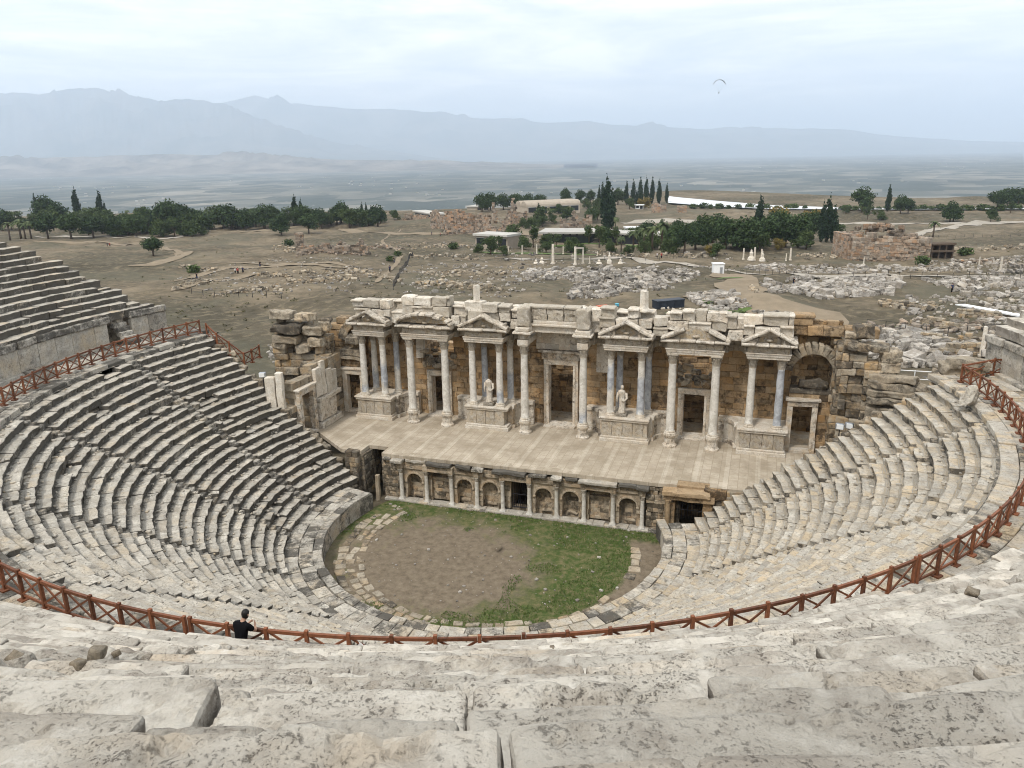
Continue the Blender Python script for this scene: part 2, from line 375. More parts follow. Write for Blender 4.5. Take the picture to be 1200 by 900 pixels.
M['autumn'] = leafmat('yellowing_foliage', (.11, .085, .022), (.24, .18, .05))
M['palm'] = leafmat('palm_fronds', (.035, .055, .020), (.11, .13, .055))
M['grassb'] = leafmat('grass_blades', (.05, .09, .02), (.125, .17, .05))
# ================================================================== LOWER SEATING
CX = -.8
def pol(r, th, z=0.): return np.array([CX+r*cos(R_(th)), r*sin(R_(th)), z])
def circ_hit(px, py, r):
    d = ray(px, py)[:2]; o = CAM[:2]-np.array([CX, 0]); b, a = o@d, d@d; t = (-b-math.sqrt(b*b-a*(o@o-r*r)))/a; return CAM[:2]+d*t
STAIR = [(-178., -178.3), (-159., -152.), (-134.5, -127.7), (-110., -104.), (-84., -79.), (-50., -52.), (-14., -25.5), (9., -.5)]  # degrees at r=14 and r=26
def stair_th(k, r): a, b = STAIR[k]; return a+(b-a)*(r-14)/12.
def end_b(r): return 4.5+.16*(r-13)
def end_r(r): return math.degrees(math.asin(end_b(r)/r))
def end_l(r): return -180-math.degrees(math.asin(end_b(r)/r))
NR, R0, DR, Z0, DZ = 23, 13.2, .597, 1.42, .43
SIDE = ['left end wedge', 'second wedge from the left end', 'third wedge from the left end', 'fourth wedge from the left end', 'middle wedge', 'fourth wedge from the right end',
        'third wedge from the right end', 'second wedge from the right end', 'right end wedge']
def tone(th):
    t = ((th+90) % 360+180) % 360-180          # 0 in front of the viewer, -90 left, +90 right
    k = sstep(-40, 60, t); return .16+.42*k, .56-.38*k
def row_blocks(r, dep, ztop, hh, t0, t1, n, lens, rnd, amp, rad_j=.026, z_j=.013, miss=.02, under=.06, pit=0., gap=.006, seed=0):
    C, S, A, W, T = [], [], [], [], []
    L = (t1-t0)*PI/180*r; s = 0.
    while s < L-.12:
        w = random.uniform(*lens)
        if L-s-w < .4: w = L-s
        th = t0+(s+w/2)/r*180/PI; s += w
        dz = random.gauss(0, z_j)
        if random.random() < miss: dz -= random.uniform(.12, .3)
        p = pol(r+dep/2+random.gauss(0, rad_j), th, ztop+dz-hh/2)
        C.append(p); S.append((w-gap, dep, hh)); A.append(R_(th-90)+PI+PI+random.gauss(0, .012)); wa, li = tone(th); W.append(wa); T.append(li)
    return C, S, A, W, T
def put_rows(mb, rows, n, rnd, amp, under, pit, seed, freq=2.):
    C, S, A, W, T = rows
    if not C: return
    N = len(C); A = np.array(A)
    Rm = rotz(A)@rotxy(rng.normal(.02, .010, N), rng.normal(0, .006, N))
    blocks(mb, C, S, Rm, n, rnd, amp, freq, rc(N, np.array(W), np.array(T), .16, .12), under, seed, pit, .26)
# local y axis points outward (away from the orchestra), so the front face is -y
for k in range(9):
    wa = thing('seating_wedge', tuple(pol(20, [-188, -166, -141, -118, -94, -66, -35, -8, 10][k], 0)), 'lower tier of worn stone seat rows, %s' % SIDE[k], 'seating', 'wedges of the lower seating')
    for i in range(NR):
        r = R0+DR*i; gp = .36/r*180/PI
        t0 = end_l(r) if k == 0 else stair_th(k-1, r)+gp
        t1 = end_r(r) if k == 8 else stair_th(k, r)-gp
        if t1-t0 < 2: continue
        mb = MB()
        worn = .05 if k in (0, 1) else .03
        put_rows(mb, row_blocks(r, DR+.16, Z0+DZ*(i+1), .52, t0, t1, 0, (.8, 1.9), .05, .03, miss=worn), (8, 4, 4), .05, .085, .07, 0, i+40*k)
        mb.build('seat_row', M['seat'], wa)
SW = ['left end of the lower seating', 'left side, next after the end stairway', 'left front below the near railing', 'left of the middle wedge', 'right of the middle wedge',
      'right front below the near railing', 'right side, next to the end stairway', 'right end of the lower seating']
for k in range(8):
    mb = MB(); C, S, A = [], [], []
    for i in range(NR*2):
        r = R0+DR*i/2; th = stair_th(k, r)
        C.append(pol(r+.2+random.gauss(0, .02), th+random.gauss(0, .1), Z0+DZ*(i+1)/2-.18+random.gauss(0, .015))); S.append((.70, .46, .36)); A.append(R_(th-90)+random.gauss(0, .03))
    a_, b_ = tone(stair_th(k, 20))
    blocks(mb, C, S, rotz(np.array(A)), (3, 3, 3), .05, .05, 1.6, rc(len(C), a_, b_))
    tag(mb.build('stairway', M['seat'], None, origin=pol(14, stair_th(k, 14), Z0)), 'narrow worn stone stairway between seat rows, %s' % SW[k], 'stairs', 'stairways of the lower seating')
mb = MB(); n_ = 2600; th_ = rng.uniform(-194, 14, n_); k_ = rng.integers(0, NR, n_); rr_ = R0+DR*(k_+rng.uniform(.45, 1.0, n_))
C_ = np.c_[CX+rr_*np.cos(np.radians(th_)), rr_*np.sin(np.radians(th_)), Z0+DZ*(k_+1)+.03]; keep = C_[:, 1] < 4.2
blocks(mb, C_[keep], (rng.uniform(.05, .2, (n_, 1))*rng.uniform(.6, 1.3, (n_, 3))*[1.2, 1, .6])[keep], rotz(rng.uniform(0, 3, keep.sum())), (2, 2, 2), .03, .03, 4., rc(int(keep.sum()), .3, .05, .2, .1))
tag(mb.build('seat_debris', M['seat']), 'small broken stones and grit lying on the seat rows', 'debris', kind='stuff')
# rubble core under the rows, with its end faces
def core(mb, r0, z0, r1, z1, t0f, t1f, nseg=80, nr=12, drop=.5, end=True):
    rr = np.linspace(r0, r1, nr); V = []
    for j in range(nr):
        for s in range(nseg+1):
            th = t0f(rr[j])+(t1f(rr[j])-t0f(rr[j]))*s/nseg
            V.append(pol(rr[j], th, z0+(z1-z0)*j/(nr-1)-drop))
    Fc = [[j*(nseg+1)+s, j*(nseg+1)+s+1, (j+1)*(nseg+1)+s+1, (j+1)*(nseg+1)+s] for j in range(nr-1) for s in range(nseg)]
    mb.add(V, Fc, (.5, .2, .7, 1))
    if end:
        for s in (0, nseg):
            A = [V[j*(nseg+1)+s] for j in range(nr)]; B = [np.array([a[0], a[1], -.4]) for a in A]
            mb.add(A+B, [[j, j+1, nr+j+1, nr+j] for j in range(nr-1)], (.5, .4, .5, 1))
mb = MB(); core(mb, R0, Z0+.2, R0+DR*NR, Z0+DZ*NR+.1, end_l, end_r)
tag(mb.build('seating_core', M['ruin']), kind='structure')
# podium wall and walkway round the orchestra, and the walkway at the top of the tier
mb = MB(); C, S, A = [], [], []
th = -197.
while th < 20:
    w = random.uniform(.9, 1.5); d = w/11.1*180/PI; C.append(pol(11.12+random.gauss(0, .012), th+d/2, .62)); S.append((w-.015, .26, 1.28)); A.append(R_(th+d/2-90)); th += d
blocks(mb, C, S, rotz(np.array(A)), (3, 3, 3), .02, .02, 1.5, rc(len(C), .25, .25))
pw = thing('podium_wall', (0, -12.1, 0), 'low curved wall of upright stone slabs round the grassy orchestra floor', 'wall')
mb.build('orthostat', M['seat'], pw)
mb = MB()
for ra, dep in ((10.95, .6), (11.56, .85), (12.42, .9)):
    C, S, A, wa, li = [], [], [], [], []; th = -196.
    while th < 19:
        w = random.uniform(.6, 1.5) if dep < .7 else random.uniform(.6, 1.2); d = w/ra*180/PI; tm = th+d/2
        C.append(pol(ra+dep/2+random.gauss(0, .02), tm, 1.32+random.gauss(0, .018))); S.append((w-.02, dep-.02, .2)); A.append(R_(tm-90)+random.gauss(0, .02)); a_, b_ = tone(tm); wa.append(a_); li.append(b_*.7); th += d
    N = len(C); blocks(mb, C, S, rotz(np.array(A))@rotxy(rng.normal(0, .02, N), rng.normal(0, .02, N)), (3, 3, 3), .03, .04, 1.5, rc(N, np.array(wa), np.array(li)))
V = [pol(r, t, 1.2) for t in np.linspace(-197, 20, 90) for r in (11.1, 13.5)]
mb.add(V, [[2*i, 2*i+1, 2*i+3, 2*i+2] for i in range(89)], (.5, .3, .6, 1))
mb.build('walkway_slab', M['seat'], pw)
mb = MB()
for ra, dep in ((27.02, .72), (27.75, .8), (28.56, .8), (29.37, .8), (30.18, .85)):
    C, S, A, wa, li = [], [], [], [], []; th = -194.5 if ra < 28 else -197.
    while th < 17:
        w = random.uniform(.8, 1.8); d = w/ra*180/PI; tm = th+d/2
        C.append(pol(ra+dep/2, tm, 11.48+random.gauss(0, .02))); S.append((w-.02, dep-.015, .3)); A.append(R_(tm-90)); a_, b_ = tone(tm); wa.append(a_); li.append(b_); th += d
    N = len(C); blocks(mb, C, S, rotz(np.array(A))@rotxy(rng.normal(0, .012, N), rng.normal(0, .012, N)), (3, 3, 3), .04, .04, 1.4, rc(N, np.array(wa), np.array(li)))
V = [pol(r, t, 11.36) for t in np.linspace(-197, 18.5, 90) for r in (26.9, 31.2)]
mb.add(V, [[2*i, 2*i+1, 2*i+3, 2*i+2] for i in range(89)], (.5, .3, .6, 1))
V = [pol(26.95, t, z) for t in np.linspace(-194.8, 15, 90) for z in (10.6, 11.36)]
tag(mb.build('gangway', M['seat']), 'flat stone gangway running round between the lower and upper tiers', 'walkway', kind='structure')
# ================================================================== UPPER TIER
UR, UDR, UZ, UDZ, UN = 31., .695, 14.5, .467, 19
def uend_l(r): return -180-math.degrees(math.asin(max(-12, 6.2-(r-31)*.55)/r))
def ustair(k, r): return STAIR[k][1]-(.4 if k < 4 else -.4)
UW = ['far left, seen across the seats', None, 'left foreground', 'left of the middle foreground', 'middle foreground below the viewer', 'right of the middle foreground', 'right foreground', 'far right edge beside the fence', 'far right end']
seedc = 0
for k in range(9):
    wt = None
    for i in range(UN if k > 1 else 22):
        r = UR+(UDR if k > 1 else .6)*i; gp = .3/r*180/PI; zt = UZ+UDZ*i if k > 1 else UZ-.4+.404*i
        t0 = uend_l(r) if k == 0 else ustair(k-1, r)+(gp if k > 1 else 0)
        t1 = 18.5 if k == 8 else ustair(k, r)-(gp if k else 0)
        if k == 0: t0 += random.uniform(-.6, 1.2)
        th = t0+.01; cand = []
        near = min(np.linalg.norm(pol(r, t, zt)-CAM) for t in np.linspace(t0, t1, 25))
        rows = row_blocks(r, UDR+.26, zt, .62, t0, t1, 0, (1.3, 2.6) if near < 14 and k > 1 else (.8, 2.0),   .06, .05, .045, .02, .010 if k > 1 else .05, gap=.03 if near < 14 and k > 1 else .008)
        if not rows[0]: continue
        C = np.array(rows[0])
        vis = inview(C, 330)
        if not vis.any(): continue
        if wt is None:
            wt = thing('upper_seating_wedge', tuple(pol(36, (t0+t1)/2, 14)), 'upper tier of eroded pale stone rows, %s' % (UW[k] or 'left edge behind the near railing'), 'seating', 'wedges of the upper seating')
        mb = MB(); dist = np.linalg.norm(C-CAM, axis=1)
        lic = .6 if k < 2 else .1
        for lo, hi, cell in ((0, 6.5, .035), (6.5, 10, .06), (10, 16, .11), (16, 26, .2), (26, 99, 0)):
            for q in np.where(vis & (dist >= lo) & (dist < hi))[0]:
                s = rows[1][q]; n = tuple(int(max(3, min(90, v/cell))) for v in s) if cell else (9, 4, 4)
                nearf = lo < 16
                a = rows[2][q]; Rm = rotz([a])@rotxy([random.gauss(.01, .016)], [random.gauss(0, .008)])
                cc = np.array([[random.random(), np.clip(.25+random.gauss(0, .22), 0, 1), np.clip(lic+random.gauss(0, .2), 0, 1), 1]])
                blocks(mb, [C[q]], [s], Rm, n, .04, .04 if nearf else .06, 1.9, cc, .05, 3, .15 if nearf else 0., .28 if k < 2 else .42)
        mb.build('seat_row', M['fore'] if k > 1 else M['seat'], wt, smooth=False)
for k in range(1, 8):
    C, S, A = [], [], []
    for i in range(UN*2):
        r = UR+UDR*i/2; t = ustair(k, r); C.append(pol(r+.22, t, UZ+UDZ*(i-1)/2)); S.append((.62, .55, .5)); A.append(R_(t-90)+random.gauss(0, .03))
    v = inview(np.array(C), 200)
    if v.sum() < 2: continue
    mb = MB(); C = np.array(C)[v]; S = np.array(S)[v]; A = np.array(A)[v]; d = np.linalg.norm(C-CAM, axis=1)
    blocks(mb, C, S, rotz(A), (8, 6, 5), .07, .12, 1.8, rc(len(C), .25, .2), pit=.14)
    tag(mb.build('stairway', M['fore'], None, origin=C[0]), 'eroded stone stairway in the upper tier, %s' % ['far left', 'far left', 'left foreground', 'left of the middle', 'right of the middle', 'right foreground', 'right edge', 'right end'][k], 'stairs', 'stairways of the upper seating')
mb = MB(); core(mb, 31.2, 14.0, 44.3, 22.9, uend_l, lambda r: 18.4, drop=.42)
V = [pol(r, t, 22.95) for t in np.linspace(-140, -20, 60) for r in (44.2, 52)]
mb.add(V, [[2*i, 2*i+1, 2*i+3, 2*i+2] for i in range(59)])
tag(mb.build('upper_seating_core', M['ruin']), kind='structure')
# platform slabs on which the viewer stands
mb = MB()
for ra in (44.2, 45.5):
    for t in np.arange(-86, -56, 2.2): bx(mb, -.85, .85, -.6, .6, -.2, .2, n=(8, 8, 3)) if False else blocks(mb, [pol(ra+.6, t, 23.1)], [(1.68, 1.25, .4)], rotz([R_(t-90)]), (12, 10, 4), .05, .06, 1.5, rc(1, .3, .1), pit=.1)
tag(mb.build('landing', M['fore']), kind='structure')
# podium wall of the upper tier: orthostats and a moulded top course
uw = thing('upper_podium_wall', (-31, 0, 11.6), 'tall pale slab wall carrying the upper tier above the gangway', 'wall')
mb = MB(); m2 = MB()
C, S, A = [], [], []; th = -193.
while th < 18.3:
    w = random.uniform(1., 2.2); d = w/31*180/PI; tm = th+d/2; th += d
    if -186.6 < tm < -184.: continue
    C.append(pol(31.2, tm, 12.45)); S.append((w-.02, .35, 1.75)); A.append(R_(tm-90))
vis = inview(np.array(C), 300); C, S, A = np.array(C)[vis], np.array(S)[vis], np.array(A)[vis]
blocks(mb, C, S, rotz(A), (3, 3, 3), .02, .02, 1.2, rc(len(C), .35, .3, .2, .2)); mb.build('orthostat', M['seat'], uw)
C[:, 2] = 13.6; blocks(m2, C*[.997, .997, 1], [(1.7, .5, .5)], rotz(A), (4, 3, 3), .08, .08, 1.3, rc(len(C), .25, .5)); m2.build('cornice', M['seat'], uw)
m3 = MB(); C[:, 2] = 11.68; blocks(m3, C*[.99, .99, 1], [(1.7, .5, .3)], rotz(A), (3, 3, 3), .06, .04, 1.3, rc(len(C), .3, .2)); m3.build('plinth', M['seat'], uw)
mb = MB()
for i in range(7):
    p = pol(30.1+.3*i, -185.3, 11.75+.31*i); blocks(mb, [p], [(1.15, .55, .34)], rotz([R_(-185.3-90)]), (3, 3, 3), .04, .05, 1.5, rc(1, .2, .4))
tag(mb.build('wall_steps', M['seat'], None, origin=pol(30.5, -185.3, 11.6)), 'short worn flight of steps climbing the pale wall behind the left railing', 'stairs')
# ================================================================== ORCHESTRA
def sheet(name, mat, poly, z, kind='structure'):
    mb = MB(); mb.add([(p[0], p[1], z) for p in poly], [list(range(len(poly)))]); return tag(mb.build(name, mat), kind=kind)
def orch_mat():
    m, N = newmat('orchestra_ground'); tc = N('TexCoord').outputs['Object']
    mp = N('Mapping'); N.put(mp.inputs[0], tc); mp.inputs['Location'].default_value = (.27, .50, 0); mp.inputs['Scale'].default_value = (1/7., 1/6., 0)
    ln = N('VectorMath', operation='LENGTH'); N.put(ln.inputs[0], mp); d = ln.outputs['Value']
    sx = N('SeparateXYZ'); N.put(sx.inputs[0], tc)
    n1 = N.noise(tc, .6, 6, .65); n2 = N.noise(tc, 2.2, 8, .72); n3 = N.noise(tc, 22, 6, .75)
    f = N.math('ADD', d, N.math('MULTIPLY', N.math('SUBTRACT', n1, .5), 1.5)); f = N.math('ADD', f, N.math('MULTIPLY', N.math('SUBTRACT', n2, .5), .8))
    f = N.math('ADD', f, N.math('MULTIPLY', sx.outputs[0], .05))
    lv = N('VectorMath', operation='DISTANCE'); N.put(lv.inputs[0], tc); lv.inputs[1].default_value = (-.8, 0, .05)
    gm = N.ramp(f, (.66, g(0)), (1.42, g(1)))
    ring = N.math('MULTIPLY', N.ramp(N.math('DIVIDE', lv.outputs['Value'], 12.), (.74, g(0)), (.77, g(1))), N.ramp(N.math('DIVIDE', sx.outputs[0], 12.), (.1, g(0)), (.2, g(1)))); ring = N.math('MULTIPLY', ring, N.ramp(N.math('DIVIDE', sx.outputs[1], 12.), (.27, g(1)), (.33, g(0)))); gm = N.math('MULTIPLY', gm, N.math('SUBTRACT', 1., ring))
    dirt = N.mix(N.ramp(n2, (.3, g(0)), (.7, g(1))), (.11, .085, .058, 1), (.24, .195, .14, 1))
    dirt = N.mix(N.ramp(n3, (.56, g(0)), (.72, g(.8))), dirt, (.38, .33, .25, 1))
    gr = N.mix(n3, (.034, .058, .015, 1), (.082, .115, .032, 1)); gr = N.mix(N.ramp(n2, (.42, g(0)), (.66, g(.9))), gr, (.19, .155, .085, 1))
    c = N.mix(gm, dirt, gr)
    return finish(m, N, c, .95, N.math('ADD', n3, n2), .8, .05, spec=.1)
M['orch'] = orch_mat()
mb = MB(); nr_, na = 24, 72; V = [(0, 0, .05)]
for j in range(1, nr_+1):
    for a in range(na):
        t = 2*PI*a/na; r = 11.2*j/nr_; x, y = CX+r*cos(t), min(r*sin(t), 5.3); V.append((x, y, .05+.05*fb1(x*.7, y*.7, 0, 3, 4)))
Fc = [[0, 1+a, 1+(a+1) % na] for a in range(na)]+[[1+(j-1)*na+a, 1+j*na+a, 1+j*na+(a+1) % na, 1+(j-1)*na+(a+1) % na] for j in range(1, nr_) for a in range(na)]
mb.add(V, Fc); tag(mb.build('orchestra_ground', M['orch'], smooth=True), kind='structure')
mb = MB(); V = []; Fq = []; cols = []
k = 0
while k < 9000:
    t, r = random.uniform(0, 2*PI), 10.9*math.sqrt(random.random()); x, y = CX+r*cos(t), r*sin(t)
    if y > 5.1 or (r > 9 and x > 2 and y < 3.6): continue
    d = math.hypot((x+1.9)/7., (y+3.)/6.)+.9*fb1(x*.6, y*.6, 3, 2, 9)+.05*x
    if d < 1.12: k += .02; continue
    h = random.uniform(.05, .13); a = random.uniform(0, PI); w = .035
    n0 = len(V); V += [(x-w*cos(a), y-w*sin(a), .05), (x+w*cos(a), y+w*sin(a), .05), (x+random.gauss(0, .05), y+random.gauss(0, .05), .05+h)]; Fq.append([n0, n0+1, n0+2]); c = random.random(); cols += [(c, 0, 0, 1)]*3; k += 1
mb.add(V, Fq, np.array(cols)); tag(mb.build('grass', M['grassb']), 'short green grass patches on the orchestra floor', 'grass', kind='stuff')
mb = MB(); n_ = 420; t_ = rng.uniform(0, 2*PI, n_); r_ = 10.6*np.sqrt(rng.random(n_)); C_ = np.c_[CX+r_*np.cos(t_), np.minimum(r_*np.sin(t_), 4.9), np.full(n_, .07)]
blocks(mb, C_, .03+.16*rng.random((n_, 1))**4*rng.uniform(.7, 1.3, (n_, 3))*[1, 1, .6]+.02, rotz(t_), (2, 2, 2), .03, .02, 5., rc(n_, .2, .1)); tag(mb.build('pebbles', M['rubble']), 'small pale stones strewn over the orchestra floor', 'stones', kind='stuff')
mb = MB(); C, S, A = [], [], []
for ra, dep, t0, t1 in ((8.45, .55, -203, -60), (9.0, .6, -205, -95), (9.6, .75, -205, -110), (8.9, .55, -58, -26), (8.9, .8, -10, 16)):
    th = t0
    while th < t1:
        w = random.uniform(.45, 1.1); d = w/ra*180/PI; tm = th+d/2; th += d
        if random.random() < .05 or random.random() < 0: continue
        C.append(pol(ra+dep/2+random.gauss(0, .06), tm, -.01+random.gauss(0, .025))); S.append((w*random.uniform(.75, .97), dep*random.uniform(.65, .95), .22)); A.append(R_(tm-90)+random.gauss(0, .1))
blocks(mb, C, S, rotz(np.array(A)), (3, 3, 3), .05, .08, 2., rc(len(C), .3, .3))
tag(mb.build('kerb', M['ruin'], None, origin=(0, -9, 0)), 'curved band of worn kerb stones lying on the orchestra floor', 'kerb')
# ================================================================== STAGE
SZ = 3.65
mb = MB(); poly = [(-19.2, 13.2), (-18.9, 8.4), (-14.9, 5.3), (-13.2, 5.3), (-13.2, 6.6), (-11.5, 6.6), (-11.5, 5.35), (10.4, 5.35), (10.4, 6.2), (12.5, 6.2), (12.5, 5.5), (15.6, 5.6), (17., 8.), (18.6, 9.2), (19.8, 13.2), (19.8, 15.2), (-19.2, 15.2)]
prism(mb, poly, (0., 0., SZ-.28), (1, 0, 0), (0, 1, 0), (0, 0, .28)); tag(mb.build('stage_floor', M['stage']), kind='structure')
# ================================================================== STAGE BUILDING
fac = thing('stage_building', (0, 13, SZ), 'ornate ruined marble stage facade with columns, pediments and brown masonry behind the stage', 'ruin')
def capital(mb, x, y, z, h, r, col):
    lathe(mb, [(r*.95, 0), (r*1.02, .03*h), (r*.98, .1*h), (r*1.0, .45*h), (r*1.12, .7*h), (r*1.3, .86*h)], (x, y, z), 12, col, .01)
    for tier, (zb, hh, ro) in enumerate(((.08, .36, 1.1), (.4, .38, 1.2))):
        for k in range(8):
            t = 2*PI*(k+.5*tier)/8; u = np.array([cos(t), sin(t), 0]); w = np.array([-sin(t), cos(t), 0]); c = np.array([x, y, z])
            p = [(r*.98, zb*h, .17), (r*ro, (zb+hh*.6)*h, .19), (r*(ro+.22), (zb+hh)*h, .12), (r*(ro+.3), (zb+hh*.8)*h, .06)]
            V = [c+u*a+np.array([0, 0, b])+w*s*d*r*2 for a, b, d in p for s in (-1, 1)]
            mb.add(V, [[2*i, 2*i+1, 2*i+3, 2*i+2] for i in range(3)], col)
    bx(mb, x-r*1.38, x+r*1.38, y-r*1.38, y+r*1.38, z+.86*h, z+h, .03, .02, col)
def column(x, y, z0, z1, r=.3, ped=0., blue=(0, 0), par=fac, base=True, caph=.78):
    """blue = heights (fractions) between which the shaft is bluish marble"""
    zb = z0+ped; bh = .34 if base else .0
    zs, zt = zb+bh, z1-caph
    prof = [(r*(1.0-.14*(t**1.6)), zs+(zt-zs)*t) for t in np.linspace(0, 1, 12)]; prof = [(prof[0][0]*1.1, zs)]+[(p[0], p[1]+.03) for p in prof[:-1]]+[(prof[-1][0], zt-.06), (prof[-1][0]*1.1, zt)]
    rv = random.random()
    def cf(v):
        f = (v[2]-zs)/(zt-zs); return (rv, 1. if blue[0] <= f+.03*sin(v[0]*9) < blue[1] else 0., .2, 1)
    mb = MB(); lathe(mb, prof, (x, y, 0), 16, cf, .03); sh = mb.build('column', M['shaft'], fac if par is None else par, True)
    mb = MB()
    if ped:
        lathe(mb, [(r*1.75, 0), (r*1.75, .14), (r*1.5, .2), (r*1.32, .3), (r*1.28, ped*.78), (r*1.5, ped*.86), (r*1.6, ped)], (x, y, z0), 10, (.6, .4, .3, 1), .03)
    if base:
        lathe(mb, [(r*1.42, 0), (r*1.42, .09), (r*1.38, .1), (r*1.42, .15), (r*1.25, .2), (r*1.18, .25), (r*1.26, .29), (r*1.1, .34)], (x, y, zb), 14, (.6, .3, .2, 1), .02)
        if not ped: bx(mb, x-r*1.5, x+r*1.5, y-r*1.5, y+r*1.5, zb-.05, zb+.06, .02, .02)
    mb.build('base', M['marble'], sh)
    mb = MB(); capital(mb, x, y, zt, caph, r*.92, (random.random(), .35, .45, 1)); mb.build('capital', M['carved'], sh)
    return sh
CT = 10.9
for x in (-2.35, 2.35): column(x, 12.45, SZ, CT, .31, .95, (0, .16) if x > 0 else (0, 0))
for x in (-12.1, -9.05, 9.05, 12.15): column(x, 12.45, SZ, CT, .32, .95, (.55, .8) if x == 9.05 and 0 else (0, 0))
PF = 5.62
spec = {-16.5: (0, .14), -14.65: (.2, .62), -6.75: (0, 0), -4.45: (0, .25), 4.45: (.45, .9), 6.75: (.0, .7), 14.65: (0, 0), 16.6: (-.1, 1.1)}
for x, b in spec.items(): column(x, 12.6, PF, CT, .28, 0, b)
for x, b in {-16.2: (0, .35), -14.1: (.45, 1.1), -6.2: (-.1, 1.1), -4.0: (0, .5), 4.9: (0, 1), 7.1: (0, 1)}.items(): column(x, 14.0, PF, CT, .27, 0, b, base=True)
# podia with moulded base and cap, carved dado, and curved shoulders
def podium(xa, xb, curveL, curveR):
    mb = MB(); xs = [(xa, xb, 12.12)]
    def lay(x0, x1, y0, y1):
        bx(mb, x0-.16, x1+.16, y0-.16, y1, SZ-.02, SZ+.28, .04, .03); bx(mb, x0-.07, x1+.07, y0-.07, y1, SZ+.28, SZ+.45, .04, .02)
        bx(mb, x0-.1, x1+.1, y0-.1, y1, PF-.32, PF-.15, .04, .03); bx(mb, x0-.18, x1+.18, y0-.18, y1, PF-.15, PF, .04, .04)
    lay(xa, xb, 12.3, 14.9)
    C, S, A = [], [], []
    for side, on in ((-1, curveL), (1, curveR)):
        if not on: continue
        x0 = xa if side < 0 else xb
        for k in range(5):
            t = (k+.5)/5*PI/2; cx, cy, rr = x0+side*1.55, 13.05, 1.5
            px, py = cx-side*rr*cos(t), cy+rr*sin(t)
            a = math.atan2(cos(t), side*sin(t))
            for z0, z1, d in ((SZ, SZ+.3, .75), (SZ+.3, PF-.3, .5), (PF-.3, PF, .72)): C.append((px, py+.15, (z0+z1)/2)); S.append((.56, d, z1-z0)); A.append(a)
        bx(mb, min(x0, x0+side*1.6), max(x0, x0+side*1.6), 14.5, 15., SZ, PF, .05, .03)
    if C: blocks(mb, C, S, rotz(np.array(A)), (3, 3, 3), .03, .03, 1.6, rc(len(C), .4, .3))
    p = mb.build('podium', M['marble'], fac)
    mb = MB(); 
    for q in np.arange(xa, xb-.2, .8): bx(mb, q+.01, min(q+.8, xb)-.01, 12.3, 14.9, SZ+.45, PF-.32, .03, .05, (random.random(), .6, .5, 1), 3., (6, 4, 6))
    mb.build('relief', M['carved'], p)
podium(14.05, 17.2, True, False); podium(-17.2, -14.1, False, True); podium(3.85, 7.35, True, True); podium(-7.25, -3.85, True, True)
# entablature blocks over the column pairs with pediments
def entab(xa, xb, y0=12.1, y1=15.0, z=CT):
    mb = MB()
    for k, (dz0, dz1, o) in enumerate(((0, .17, 0), (.17, .36, .05), (.36, .44, .1))): 
        n = max(1, int((xb-xa)/1.6))
        for q in range(n): bx(mb, xa-o+(xb-xa+2*o)*q/n+.004, xa-o+(xb-xa+2*o)*(q+1)/n-.004, y0-o, y0+.75, z+dz0, z+dz1, .015, .015, (random.random(), .35, .2, 1))
        for x in (xa, xb-.62): bx(mb, x-o, x+.62+o, y0+.76, y1, z+dz0, z+dz1, .015, .015, (random.random(), .35, .3, 1))
    e = mb.build('entablature', M['marble'], fac)
    mb = MB(); bx(mb, xa+.03, xb-.03, y0+.03, y0+.72, z+.44, z+.86, .05, .05, (.4, .6, .6, 1), 4, (14, 4, 6))
    for x in (xa+.03, xb-.6): bx(mb, x, x+.57, y0+.74, y1, z+.44, z+.86, .05, .05, (.3, .6, .6, 1), 4, (4, 14, 6))
    mb.build('frieze', M['carved'], e); return e
def cornice(mb, a, b, w=.62, h=.2, tooth=True, seed=0):
    """raking or level cornice from a to b in the x/z plane, broken into stones"""
    a, b = np.array(a, float), np.array(b, float); L = np.linalg.norm(b-a); d = (b-a)/L; t = 0
    while t < L-.05:
        s = min(random.uniform(.7, 1.4), L-t); 
        if L-t-s < .3: s = L-t
        p, q = a+d*(t+.01), a+d*(t+s-.01); j = np.array([0, random.gauss(0, .03), random.gauss(0, .02)])
        c = (random.random(), .25, .35, 1)
        m_ = (p+q)/2+j; ang = math.atan2(-(q-p)[2], (q-p)[0])
        blocks(mb, [m_], [(np.linalg.norm(q-p), w, h)], rotxy([0], [ang]), (4, 4, 3), .05, .06, 2.2, c)
        blocks(mb, [m_+np.array([0, .12, -h*.72])], [(np.linalg.norm(q-p), w*.75, h*.6)], rotxy([0], [ang]), (4, 3, 3), .03, .04, 2.2, c)
        t += s
